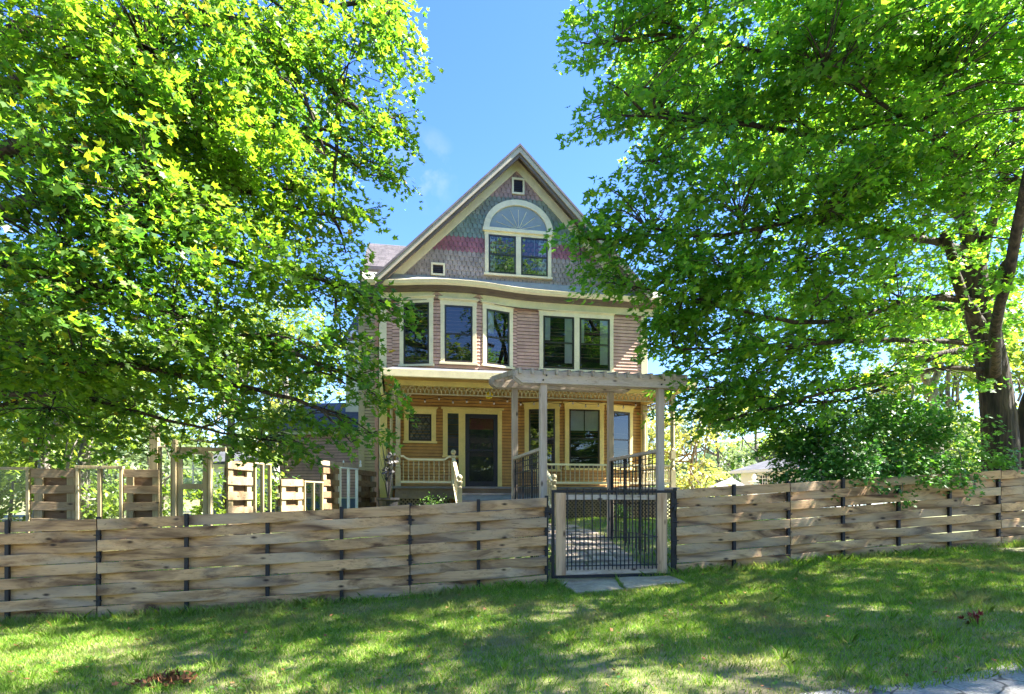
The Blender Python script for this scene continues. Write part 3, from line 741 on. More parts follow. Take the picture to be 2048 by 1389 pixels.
# cross-gable roof behind
zr1 = P(735, 487, 20).z; ze1 = P(735, 545, 17.3).z
CR = H.off(-1.15)
q = MB(); sW = (P(733, 500, 18.5).xy-H.O).dot(H.t)
ridge_d = -4.4
q.hexa([CR.pt(sW,ze1-.08,0),CR.pt(3.6,ze1-.08,0),H.pt(3.6,zr1-.08,ridge_d),H.pt(sW,zr1-.08,ridge_d),CR.pt(sW,ze1,0),CR.pt(3.6,ze1,0),H.pt(3.6,zr1,ridge_d),H.pt(sW,zr1,ridge_d)])
q.hexa([H.pt(sW,zr1-.08,ridge_d),H.pt(3.6,zr1-.08,ridge_d),H.pt(3.6,ze1-.08,-7.6),H.pt(sW,ze1-.08,-7.6),H.pt(sW,zr1,ridge_d),H.pt(3.6,zr1,ridge_d),H.pt(3.6,ze1,-7.6),H.pt(sW,ze1,-7.6)])
rr_ = q.build('rear_roof', M['slate'], house)
q = MB()   # slate courses as thin raised strips
for k in range(22):
    f0 = k/22; zA = ze1+(zr1-ze1)*f0; dA = -1.15+(ridge_d+1.15)*f0; f1 = (k+1)/22; zB = ze1+(zr1-ze1)*f1; dB = -1.15+(ridge_d+1.15)*f1
    s = sW-.02
    while s < 1.2:
        w = random.uniform(.16,.26)
        q.add([H.pt(s,zA+.026,dA),H.pt(s+w-.006,zA+.026,dA),H.pt(s+w-.006,zB+.008,dB),H.pt(s,zB+.008,dB),H.pt(s,zA,dA),H.pt(s+w-.006,zA,dA)], [(0,1,2,3),(4,5,1,0)]); s += w
q.build('slates', M['slate'], rr_)
q = MB(); q.box(CR, sW, 1.5, ze1-.2, ze1-.081, -.04, .02); q.build('rear_eave_board', M['brown'], house)
q = MB(); zz0 = zG+.3; q.prism(Frame(H.pt(sW+.3,0,-7.4), H.pt(sW+.3,0,-1.4)), [(0,zz0),(6,zz0),(6,ze1-.15),(3,zr1-.2),(0,ze1-.15)], -.1, 0); q.build('rear_gable_wall', M['mauve'], house)
# single-storey wing with small tower
WB0 = P(560, 900, 20.6); WB1 = P(742, 900, 20.2); WB = Frame(WB0, WB1)
zwb = P(600, 868, 20.4).z; zb_ = P(650, 995, 20.4).z
q = MB(); q.box(WB, 0, WB.L+.6, zG, zwb, -4, 0); q.build('wing_wall', M['postP'], house)
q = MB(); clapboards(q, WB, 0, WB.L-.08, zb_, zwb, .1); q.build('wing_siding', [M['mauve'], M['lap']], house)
q = MB(); q.box(WB, WB.L-.12, WB.L, zG+.4, zwb, .0, .04); q.box(WB, -.2, WB.L, zwb-.02, zwb+.12, -.1, .15); q.box(WB, 0, WB.L-.12, zb_-.04, zb_, .0, .05); q.build('wing_trim', M['trimC'], house)
q = MB(); q.box(WB, 0, WB.L-.12, zb_-.5, zb_-.04, .0, .02); q.build('wing_base', M['blueg'], house)
q = MB(); q.hexa([WB.pt(-.25,zwb+.1,.2),WB.pt(WB.L,zwb+.1,.2),WB.pt(WB.L,zwb+1.3,-2),WB.pt(-.25,zwb+1.3,-2),WB.pt(-.25,zwb+.18,.2),WB.pt(WB.L,zwb+.18,.2),WB.pt(WB.L,zwb+1.38,-2),WB.pt(-.25,zwb+1.38,-2)]); q.build('wing_roof', M['greyroof'], house)
TW = Frame(P(686,700,21.5), P(740,700,21.3)); zt0_ = P(700,690,21.4).z; zt1_ = P(716,600,21.4).z
q = MB(); q.box(TW, .1, TW.L-.1, zwb, zt0_, -1, 0); q.build('tower_wall', M['trimC'], house)
q = MB(); L_ = TW.L; q.add([TW.pt(-.1,zt0_,.12),TW.pt(L_+.1,zt0_,.12),TW.pt(L_+.1,zt0_,-1.1),TW.pt(-.1,zt0_,-1.1),TW.pt(L_/2,zt1_,-.5)], [(0,1,4),(1,2,4),(2,3,4),(3,0,4),(3,2,1,0)]); q.build('tower_roof', M['greyroof'], house)
q = MB(); q.prism(TW, [(.15,zt0_+.02),(L_*.8,zt0_+.02),(L_*.48,zt0_+.62)], .0, .18); tp = q.build('tower_pediment', M['white'], house)
q = MB(); q.prism(TW, [(.30,zt0_+.1),(L_*.66,zt0_+.1),(L_*.48,zt0_+.42)], .18, .19); q.build('pediment_panel', M['mauve'], tp)

# ------------------------------------------------------------ things on the porch
lamp_p = H.pt(*H.px(978, 791, PD-.3), PD-.3)
sl = thing('porch_lantern', lamp_p, 'round amber glass lantern hanging from the porch ceiling', 'lantern')
q = MB(); q.lathe(lamp_p-Vector((0,0,.09)), [(.03,0),(.07,.02),(.1,.07),(.1,.11),(.07,.16),(.03,.18)], 10); q.build('lamp_shade', M['yellamp'], sl, smooth=True)
q = MB(); q.tube([lamp_p+Vector((0,0,.09)), Vector((lamp_p.x,lamp_p.y,zE-.1))], .006, 5); q.lathe(lamp_p+Vector((0,0,.085)), [(.035,0),(.03,.03),(.008,.05)], 8); q.build('hanging_cord', M['black'], sl)
st0 = H.pt(pL+.2, zs0-.06, PD-.14)
sg_ = thing('string_light', st0, 'dark string of small clear bulbs draped under the porch frieze', 'string lights')
q = MB(); pts = []; bulbs = []
for i in range(81):
    s = pL+.2+(pR-pL-.4)*i/80; zz = zs0-.05-.07*abs(math.sin(i*math.pi/10)); pts.append(H.pt(s, zz, PD-.14))
    if i % 4 == 2: bulbs.append(H.pt(s, zz, PD-.14))
q.tube(pts, .005, 4); q.build('wire', M['black'], sg_)
for b in bulbs:
    q = MB(); q.lathe(b-Vector((0,0,.085)), [(.006,0),(.022,.018),(.024,.034),(.012,.055)], 8); q.lathe(b-Vector((0,0,.03)), [(.013,0),(.013,.03)], 6, 1); q.build('bulb', [M['pinkbulb'], M['black']], sg_, smooth=True)
# dried corn sheaf hung on the left porch post
cp = H.pt(pL+.0, zb0-.02, PD+.08)
q = MB()
for i in range(60):
    an = random.uniform(0, 6.28); r = random.uniform(.02,.16); L = random.uniform(.25,.62)
    q.tube([cp+Vector((0,0,.02)), cp+Vector((math.cos(an)*r*.6, math.sin(an)*r*.4, -L*.5)), cp+Vector((math.cos(an)*r, math.sin(an)*r*.5, -L))], [.006,.014,.003], 4)
tag(q.build('dried_corn_sheaf', M['straw'], None, cp), 'pale dried sheaf of stalks tied at the top of the left porch post', 'dried sheaf')

def weedy(name, base, h, n, label, cat, mat, spread=.3, leaf=.05, stems=6):
    t = thing(name, base, label, cat)
    q = MB(); lv = MB()
    for i in range(stems):
        an = random.uniform(0, 6.28); tip = Vector(base)+Vector((math.cos(an)*spread*random.uniform(.3,1), math.sin(an)*spread*random.uniform(.3,1), h*random.uniform(.6,1)))
        mid = Vector(base).lerp(tip, .5)+Vector((0,0,h*.08)); q.tube([base, mid, tip], [.008,.006,.003], 5)
        for k in range(n):
            f = random.uniform(.25, 1); c = Vector(base).lerp(tip, f)+Vector([random.gauss(0,1)*spread*.22 for _ in range(3)])
            u = Vector([random.gauss(0,1) for _ in range(3)]).normalized(); v = u.orthogonal().normalized(); L = leaf*random.uniform(.6,1.3)
            lv.add([c, c+u*L*.5+v*L*.28, c+u*L, c+u*L*.5-v*L*.28], [(0,1,2,3)])
    q.build('stem', M['bark2'], t); lv.build('leaves', mat, t); return t
lp = H.pt(H.px(868,1000,PD+.4)[0], 0, PD+.5); lp.z = g(lp.x, lp.y)
weedy('flowering_bush', lp, .62, 80, 'loose green bush growing before the left porch lattice', 'bush', M['weed'], .38, .05, 9)
lp = H.pt(H.px(1245,1030,PD+.4)[0], 0, PD+.5); lp.z = g(lp.x, lp.y)
weedy('low_plant', lp, .35, 60, 'low leafy plant at the foot of the right porch lattice', 'plant', M['weed'], .3, .06, 8)
pp = P(776, 1010, 13.6); pp.z = g(pp.x, pp.y)
pot = thing('potted_plant', pp, 'black tub of bare dark stems beside the left porch post', 'potted plant')
q = MB(); q.lathe(pp, [(.17,0),(.19,.04),(.23,.5),(.26,.52),(.26,.57),(.23,.57),(.2,.5)], 16); q.build('pot', M['black'], pot)
q = MB()
for i in range(16):
    an = random.uniform(0,6.28); hh_ = random.uniform(.6,1.5); b = pp+Vector((0,0,.5))
    q.tube([b, b+Vector((math.cos(an)*.08, math.sin(an)*.08, hh_*.5)), b+Vector((math.cos(an)*.22+random.uniform(-.08,.08), math.sin(an)*.2, hh_))], [.008,.006,.003], 4)
for i in range(40):
    c = pp+Vector((random.gauss(.02,.08), random.gauss(0,.06), random.uniform(1.0,1.55))); u = Vector([random.gauss(0,1) for _ in range(3)]).normalized(); v = u.orthogonal(); q.add([c, c+u*.05+v*.03, c+u*.1, c+u*.05-v*.03], [(0,1,2,3)])
q.build('stems', M['black'], pot)

# ------------------------------------------------------------ front fences
FF = Frame(FO, (FO[0]+1, FO[1]+FT))
def fence(pxs, joints, name, label, par):
    us = [FF.px(x, 1000)[0] for x in pxs]
    c0 = FF.pt((us[0]+us[-1])/2, 0); c0.z = g(c0.x, c0.y)
    root = thing(name, c0, label, 'fence')
    def gz(u): p = FF.pt(u, 0); return float(np.interp(p.x, [-12,-6,-3,.5,2.3,8.1,14], [-1.65,-1.47,-1.36,-1.17,-1.06,-.71,-.4]))+E
    nb = 9; pitch = .1315; base = .02
    for j, u in enumerate(us):
        q = MB(); q.box(FF, u-.022, u+.022, gz(u)-.3, gz(u)+base+nb*pitch+.025, -.022, .022)
        if j in joints or True:
            for k in range(nb):
                if (k+j+par) % 2 == 1 and j in joints:
                    zz = gz(u)+base+(k+.5)*pitch; q.tube([FF.pt(u-.045, zz, .02), FF.pt(u+.045, zz, .02)], .009, 6); 
        q.build('post', M['iron'], root, bevel=.004)
    bounds = [0]+[j for j in joints if 0 < j < len(us)-1]+[len(us)-1]
    for a_, b_ in zip(bounds[:-1], bounds[1:]):
        q = MB()
        for k in range(nb+1):
            u0, u1 = us[a_]+.006, us[b_]-.006
            kk = k-1   # -1: ground board
            seg = 10*(b_-a_)
            h = .1305 if kk >= 0 else .10
            ph = random.uniform(0, 6.28); wob = random.uniform(.003,.007); dz0 = random.uniform(-.006,.006)
            rows = []
            for i in range(seg+1):
                u = u0+(u1-u0)*i/seg
                jf = float(np.interp(u, us, range(len(us))))
                if kk >= 0: dd = .036*math.cos(math.pi*(jf+kk+par))*-1
                else: dd = .0
                if kk >= 0: d0 = -dd
                else: d0 = -.055
                zc = gz(u)+base+kk*pitch+pitch/2+dz0+wob*math.sin(u*2.1+ph) if kk >= 0 else gz(u)+base-.075+.01*math.sin(u*1.3+ph)
                hh_ = h*(1+.03*math.sin(u*3.3+ph*2))
                tilt = .003*math.sin(u*1.7+ph)
                t_ = .009 if kk >= 0 else .02
                rows.append([FF.pt(u, zc-hh_/2, d0-t_), FF.pt(u, zc-hh_/2, d0+t_+tilt), FF.pt(u, zc+hh_/2, d0+t_-tilt), FF.pt(u, zc+hh_/2, d0-t_)])
            vs = [p for r in rows for p in r]; fs = []
            for i in range(seg):
                for c in range(4): fs.append((i*4+c, i*4+(c+1)%4, (i+1)*4+(c+1)%4, (i+1)*4+c)[::-1])
            fs += [(0,1,2,3), (seg*4+3, seg*4+2, seg*4+1, seg*4)]
            q.add(vs, fs)
        q.build('woven_panel', M['boardF'], root, bevel=.004)
    return root, us, gz
fl, usL, gzf = fence([-330,-160,15,197,373,535,683,820,957,1093], [1,3,7,9], 'basket_weave_fence', 'long weathered basket weave board fence left of the iron gate', 1)
fr, usR, _ = fence([1350,1468,1577,1686,1797,1899,1997,2085,2170], [0,2,6], 'basket_weave_fence', 'weathered basket weave board fence right of the iron gate, rising under the maple', 0)

# gate
gu0, gu1 = FF.px(1106, 1000)[0], FF.px(1345, 1000)[0]
gb = FF.pt((gu0+gu1)/2, 0); gb.z = g(gb.x, gb.y)
gate = thing('iron_gate', gb, 'black iron gate with wooden stiles and spiked bars at the slab', 'gate')
zg0 = FF.px(1220, 1152)[1]; zg1 = FF.px(1220, 986)[1]
q = MB(); r = .016
def sqbar(q, A, B, r):
    d = (B-A).normalized(); a_ = Vector((FF.t.x,FF.t.y,0)) if abs(d.z) > .5 else Vector((0,0,1)); b_ = Vector((FF.n.x,FF.n.y,0))
    q.hexa([A-a_*r-b_*r,A-a_*r+b_*r,A+a_*r+b_*r,A+a_*r-b_*r,B-a_*r-b_*r,B-a_*r+b_*r,B+a_*r+b_*r,B+a_*r-b_*r])
sqbar(q, FF.pt(gu0,zg0,0), FF.pt(gu0,zg1,0), .02); sqbar(q, FF.pt(gu1,zg0,0), FF.pt(gu1,zg1,0), .02)
sqbar(q, FF.pt(gu0-.02,zg1+.018,0), FF.pt(gu1+.02,zg1+.018,0), .018); sqbar(q, FF.pt(gu0-.02,zg0-.0,0), FF.pt(gu1+.02,zg0-.0,0), .02)
q.build('frame', M['iron'], gate, bevel=.004)
zst0 = zg0+.022; zst1 = zg1-.002
wu = [FF.px(x, 1050)[0] for x in (1110,1131,1313,1334)]
for i in (0, 2):
    q = MB(); q.box(FF, wu[i]+ (.012 if i == 0 else 0), wu[i+1]-(.0 if i == 0 else .005), zst0, zst1, -.02, .022); q.build('stile', M['postF'], gate, bevel=.005)
for (y0, y1) in ((990,1000),(1134,1148)):
    q = MB(); q.box(FF, wu[1]+.002, wu[2]-.002, FF.px(1220,y1)[1], FF.px(1220,y0)[1], -.016, .018); q.build('cross_rail', M['beamG'], gate, bevel=.004)
q = MB(); bu0, bu1 = wu[1]+.02, wu[2]-.015; nt_ = 12; zlow = FF.px(1220,1139)[1]; zmid = FF.px(1220,1075)[1]; ztop = zg1+.055; zsp = FF.px(1220,1064)[1]
for i in range(nt_):
    u = bu0+(bu1-bu0)*i/(nt_-1); q.tube([FF.pt(u,zlow,.03), FF.pt(u,zg1-.04,.03), FF.pt(u,zg1+.03,.028), FF.pt(u,ztop,.02)], .0085, 6)
    if i < nt_-1:
        u2 = u+(bu1-bu0)/(nt_-1)/2; q.tube([FF.pt(u2,zlow,.03), FF.pt(u2,zsp-.03,.03), FF.pt(u2,zsp,.03)], [.0085,.0085,.001], 6)
q.build('bars', M['iron'], gate)
q = MB()
for z in (zlow+.06, zmid): q.tube([FF.pt(bu0-.02,z,.03), FF.pt(bu1+.02,z,.03)], .008, 6)
q.build('rails', M['iron'], gate)
for z in (zg0+.25, zg1-.25):
    q = MB(); q.tube([FF.pt(gu0-.035,z-.04,.012), FF.pt(gu0-.035,z+.04,.012)], .013, 8); q.box(FF, gu0-.08, gu0-.02, z-.015, z+.015, .005, .018); q.build('hinge', M['iron'], gate)
q = MB(); q.box(FF, gu1-.05, gu1+.05, zg1-.22, zg1-.19, .02, .035); q.lathe(FF.pt(gu1+.01,zg1-.26,.04), [(.008,0),(.02,.01),(.02,.06),(.006,.07)], 8); q.build('latch', M['iron'], gate)

# pergola
k_ = .19
_pf = Vector(((1086-CX)/FPX*8.9, 8.9)); PF = Frame(_pf, _pf+_t)
dr_ = -2.2
uFL = 0; uFR = PF.px(1320, 900)[0]
pb = PF.pt(uFR/2, 0, dr_/2); pb.z = g(pb.x, pb.y)
perg = thing('pergola', pb, 'grey weathered timber pergola over the entrance path behind the gate', 'pergola')
ztf = PF.px(1200, 774)[1]; ztr = PF.px(1100, 781, dr_)[1]
posts = []
for (u, dd, zt) in ((uFL,0,ztf),(uFR,0,ztf),(uFL,dr_,ztr),(uFR,dr_,ztr)):
    p = PF.pt(u, 0, dd); z0 = g(p.x, p.y)-.1; q = MB(); r = .052
    q.box(PF, u-r, u+r, z0, zt+.17, dd-r, dd+r); q.build('post', M['postG'], perg, bevel=.008)
bl, br = PF.px(1030, 770, .07)[0], PF.px(1374, 770, .07)[0]
def beam(u0, u1, z0, h, d0, d1):
    q = MB(); c = .1
    q.prism(PF, [(u0,z0+h*.45),(u0+c,z0),(u1-c,z0),(u1,z0+h*.45),(u1,z0+h),(u0,z0+h)], d0, d1); return q
beam(bl, br, ztf, .185, .055, .095).build('beam', M['beamG'], perg, bevel=.005)
beam(bl, br, ztf, .185, -.095, -.055).build('beam', M['beamG'], perg, bevel=.005)
rl_, rr2 = PF.px(990, 775, dr_)[0], PF.px(1225, 775, dr_)[0]+.32
beam(bl-.03, br, ztr, .185, dr_+.055, dr_+.095).build('beam', M['beamG'], perg, bevel=.005)
beam(bl-.03, br, ztr, .185, dr_-.095, dr_-.055).build('beam', M['beamG'], perg, bevel=.005)
nr = 15
for i in range(nr):
    u = bl+.06+(br-bl-.12)*i/(nr-1); q = MB(); h = .085; zf = ztf+.145; zr = ztr+.145; sl_ = (zr-zf)/(-dr_)
    dA, dB = .18, dr_-.25
    zA = zf-sl_*.18; zB = zr+sl_*.25
    q.hexa([PF.pt(u-.019,zA,dA),PF.pt(u+.019,zA,dA),PF.pt(u+.019,zB,dB),PF.pt(u-.019,zB,dB),PF.pt(u-.019,zA+h,dA-.02),PF.pt(u+.019,zA+h,dA-.02),PF.pt(u+.019,zB+h,dB),PF.pt(u-.019,zB+h,dB)])
    q.build('rafter', M['beamG'], perg)
for u, zt in ((uFL, ztf), (uFR, ztf)):
    q = MB()
    for (du, dz_) in ((-.02,.05),(.03,.12)):
        c = PF.pt(u+du, zt+dz_, .095); q.tube([c, c+Vector((PF.n.x,PF.n.y,0))*.012], .013, 8)
    q.build('bolt', M['iron'], perg)
# handrails and iron panels at both sides
zrl = PF.px(1312, 905)[1]
for nm, u in (('left', uFL), ('right', uFR)):
    SF = Frame(PF.pt(u,0,dr_), PF.pt(u,0,0))   # runs from rear to front
    q = MB(); q.box(SF, .055, SF.L-.055, zrl, zrl+.05, -.045, .045); rail = q.build('handrail', M['beamG'], perg, bevel=.006)
    q = MB(); L = SF.L
    gnd = lambda x: g(*SF.pt(x,0)[:2])
    x0, x1 = .07, L-.07
    for x in (x0, x0+(x1-x0)*.33, x0+(x1-x0)*.66, x1):
        q.box(SF, x-.014, x+.014, gnd(x)+.03, zrl-.005, -.014, .014)
    nb_ = 15
    for i in range(nb_):
        x = x0+(x1-x0)*(i+.5)/nb_
        q.box(SF, x-.006, x+.006, gnd(x)+.1, zrl-.005, -.006, .006)
    for z in (zrl-.07, zrl-.16, zrl-.25, zrl-.5, zrl-.8, zrl-1.05, zrl-1.3):
        xs_ = x0
        if z > gnd(x0)+.1 or True: q.box(SF, x0, x1, z-.006, z+.006, -.0075, .0075)
    q.build('iron_panel', M['iron'], perg)

# ------------------------------------------------------------ slab and path
def flat_stone(name, pts, mat, th=.05, parent=None, loc=None, jitter=.0):
    q = MB(); top = []; 
    for x, y in pts: top.append(Vector((x, y, g(x, y)+.02)))
    zmean = sum(p.z for p in top)/len(top)
    vs = [Vector((p.x,p.y,p.z*.6+zmean*.4)) for p in top]; n = len(vs)
    lo = [v-Vector((0,0,th+.06)) for v in vs]
    q.add(vs+lo, [tuple(range(n))]+[(i, n+i, n+(i+1)%n, (i+1)%n) for i in range(n)])
    return q
def gpx(x, y):   # where a line of sight meets the ground
    lam = 6.0
    for _ in range(60):
        X = (x-CX)/FPX*lam; z = g(X, lam)-E; lam = .5*lam+.5*(z*FPX/(HY-y))
    return ((x-CX)/FPX*lam, lam)
def ragged(pts, n=5, amp=.015):
    out = []
    for i in range(len(pts)):
        A = Vector(pts[i]); B = Vector(pts[(i+1) % len(pts)])
        for k in range(n): out.append(A.lerp(B, k/n)+Vector((random.uniform(-amp,amp), random.uniform(-amp,amp))))
    return out[::-1]
slabA = ragged([gpx(1112,1158), gpx(1228,1157), gpx(1246,1181), gpx(1152,1190)])
slabB = ragged([gpx(1234,1157), gpx(1340,1153), gpx(1378,1168), gpx(1252,1181)])
for i, (s, lab) in enumerate(((slabA, 'grey stone slab at the gate, its left piece'), (slabB, 'grey stone slab at the gate, its right piece sinking into grass'))):
    cx2 = sum(p[0] for p in s)/len(s); cy2 = sum(p[1] for p in s)/len(s)
    o = flat_stone('x', s, None).build('stone_slab', M['stone'], None, (cx2, cy2, g(cx2, cy2)), bevel=.01)
    tag(o, lab, 'stone slab')
pm = MB()
c_line = [(gpx(1215,1150)[0], gpx(1215,1150)[1]), gpx(1185,1110), gpx(1150,1075), gpx(1110,1055)]
cl = [Vector(c) for c in c_line]+[H.pt((stL+stR)/2,0,PD+1.6).xy]
def cen(f):
    f *= len(cl)-1; i = min(int(f), len(cl)-2); return cl[i].lerp(cl[i+1], f-i)
rows = 13
for r in range(rows):
    f0, f1 = r/rows+.006, (r+1)/rows-.006; A, B = cen(f0), cen(f1); dd = (cen(min(1,f1+.02))-A).normalized(); nrm = Vector((dd.y, -dd.x))
    cuts = [-.62, random.uniform(-.25,0), random.uniform(.15,.35), .62]
    for c0_, c1_ in zip(cuts[:-1], cuts[1:]):
        pts = [A+nrm*(c0_+.012), A+nrm*(c1_-.012), B+nrm*(c1_-.012), B+nrm*(c0_+.012)]
        q = flat_stone('x', ragged([tuple(p) for p in pts][::-1], 3, .012)[::-1], None)
        pm.add(q.v, q.f)
tag(pm.build('path', M['path']), kind='structure')

# ------------------------------------------------------------ leaves, trees
LEAF = np.array([(0,0,0),(.36,.04,-.05),(.22,.24,0),(.52,.50,-.09),(.19,.55,0),(0,1.0,-.16),(-.19,.55,0),(-.52,.50,-.09),(-.22,.24,0),(-.36,.04,-.05)], float)
QUAD = np.array([(0,0,0),(.34,.45,-.06),(0,1,-.05),(-.34,.45,-.06)], float)
def leaf_mesh(name, pos, yaw, pitch, roll, size, tmpl):
    n = len(pos); k = len(tmpl)
    cy, sy = np.cos(yaw), np.sin(yaw); cp_, sp = np.cos(pitch), np.sin(pitch); cr, sr = np.cos(roll), np.sin(roll)
    # leaf axis y points along (yaw) horizontally, pitched down; x lateral with roll
    Yx = np.stack([cy*cp_, sy*cp_, -sp], -1)
    X0 = np.stack([-sy, cy, np.zeros(n)], -1); Z0 = np.cross(X0, Yx)
    Xv = X0*cr[:,None]+Z0*sr[:,None]; Zv = np.cross(Xv, Yx)
    wx = RNG.uniform(.72, 1.12, n)[:,None,None]; cz = RNG.normal(1.1, 1.1, n)[:,None,None]
    co = pos[:,None,:]+size[:,None,None]*(tmpl[None,:,0,None]*wx*Xv[:,None,:]+tmpl[None,:,1,None]*Yx[:,None,:]+tmpl[None,:,2,None]*cz*Zv[:,None,:])
    me = bpy.data.meshes.new(name); me.vertices.add(n*k); me.vertices.foreach_set('co', co.astype(np.float32).ravel())
    me.loops.add(n*k); me.loops.foreach_set('vertex_index', np.arange(n*k, dtype=np.int32))
    me.polygons.add(n); me.polygons.foreach_set('loop_start', np.arange(0, n*k, k, dtype=np.int32))
    me.update(calc_edges=True); return me
def crown(root, trunk_xy, blobs, mat, dens=320, size=.12, tmpl=LEAF, spray_n=26, limb_mb=None, limb_nodes=None, twig=.006, pitch0=.55, keep=None, sigma=.17):
    """blobs: (x,y,z,rx,ry,rz,density factor)"""
    allp = []; ally = []; centers = []
    for b in blobs:
        x, y, z, ra, rb, rc = b[:6]; df = b[6] if len(b) > 6 else 1
        vol = 4.19*ra*rb*rc; ns = max(3, int(vol*dens*df/spray_n))
        u = RNG.normal(size=(ns, 3)); u /= np.linalg.norm(u, axis=1)[:,None]; r = RNG.random(ns)**.42
        # lumpy outline
        lump = 1+.16*np.sin(u[:,0]*5+x*3)+.14*np.sin(u[:,2]*6+y*2+u[:,1]*4)
        c = np.array([x,y,z])+u*(r*lump)[:,None]*np.array([ra,rb,rc])
        centers.append(c)
    C_ = np.concatenate(centers)
    if keep is not None: C_ = C_[keep(C_)]
    ns = len(C_); out = C_[:,:2]-np.array(trunk_xy); ang = np.arctan2(out[:,1], out[:,0])+RNG.normal(0,.7,ns)
    ln = RNG.uniform(.35,.75,ns)*(size/.12)**.5
    t = RNG.random((ns, spray_n)); lat = RNG.normal(0, sigma, (ns, spray_n)); up = RNG.normal(0, .055, (ns, spray_n))
    droop = .32
    dx = np.cos(ang)[:,None]; dy = np.sin(ang)[:,None]; tt = (t-.35)*ln[:,None]
    px = C_[:,0,None]+dx*tt-dy*lat*(1.15-t); py = C_[:,1,None]+dy*tt+dx*lat*(1.15-t); pz_ = C_[:,2,None]+up-droop*(t**2)*ln[:,None]
    pos = np.stack([px,py,pz_], -1).reshape(-1, 3)
    n = len(pos)
    yaw = (ang[:,None]+lat*3.0+RNG.normal(0,.6,(ns,spray_n))).ravel(); pitch = RNG.normal(pitch0,.45,n); roll = RNG.normal(0,.5,n)
    sz = size*RNG.uniform(.6,1.25,n)
    me = leaf_mesh('crown', pos, yaw, pitch, roll, sz, tmpl)
    o = link_mesh('crown', me, mat, root)
    # twigs from each spray back to the nearest limb node
    if limb_mb is not None and limb_nodes:
        LN = np.array([tuple(p) for p in limb_nodes])
        for i in range(0, ns):
            c = C_[i]; dv = LN-c; d2 = (dv**2).sum(1); dv2 = d2+3*(LN[:,2]-c[2])**2
            j = int(np.argmin(dv2)); nd = LN[j]; L = math.sqrt(d2[j])
            if L > 1.6: continue
            end = c+np.array([math.cos(ang[i]),math.sin(ang[i]),-.25])*ln[i]*.45
            mid = (nd*.45+c*.55)+np.array([0,0,.12*L])
            limb_mb.tube([Vector(nd), Vector(mid), Vector(c), Vector(end)], [twig*1.2+.004*L, twig*1.1, twig*.7, twig*.3], 4, cap=False)
    return o
def catmull(pts, n=5):
    pts = [Vector(p) for p in pts]; P_ = [pts[0]*2-pts[1]]+pts+[pts[-1]*2-pts[-2]]; out = []
    for i in range(1, len(P_)-2):
        for k in range(n):
            t = k/n; a_, b_, c_, d_ = P_[i-1:i+3]
            out.append(.5*((2*b_)+(-a_+c_)*t+(2*a_-5*b_+4*c_-d_)*t*t+(-a_+3*b_-3*c_+d_)*t**3))
    out.append(pts[-1]); return out
def limb(mb, nodes_, pts, r0, r1, sides=10, jit=.02, nn=5):
    sp = catmull(pts, nn); n = len(sp)
    sp = [p+Vector((random.uniform(-1,1),random.uniform(-1,1),random.uniform(-1,1)))*jit*(0 if i in (0,) else 1) for i, p in enumerate(sp)]
    mb.tube(sp, [r0+(r1-r0)*(i/(n-1))**.8 for i in range(n)], sides); nodes_ += sp[1:]
TIPS = []
def OKP(q):
    v = q.z-E; return q.x/q.y < (-.14 if v > 4.5 else -.24 if v > 3.4 else -.17 if v > 2.3 else -.22)
def sub_limbs(mb, nodes_, pts, count, L, r):
    for i in range(count):
        k = random.randrange(2, len(pts)-1) if len(pts) > 3 else 1
        p = pts[k]; d = (pts[min(k+1,len(pts)-1)]-pts[k-1]).normalized()
        s = Vector((random.gauss(0,1),random.gauss(0,1),random.gauss(0,.35))).normalized(); dd = (d*.9+s*.8).normalized(); l = L*random.uniform(.5,1.1)
        tip_ = p+dd*l
        if not OKP(tip_): continue
        limb(mb, nodes_, [p, p+dd*l*.5+Vector((0,0,.05*l)), p+dd*l+Vector((0,0,-.05*l))], r, r*.3, 6, .02, 3)
        TIPS.append(tuple(p+dd*l*.95)+(.36,.36,.2,1.0))

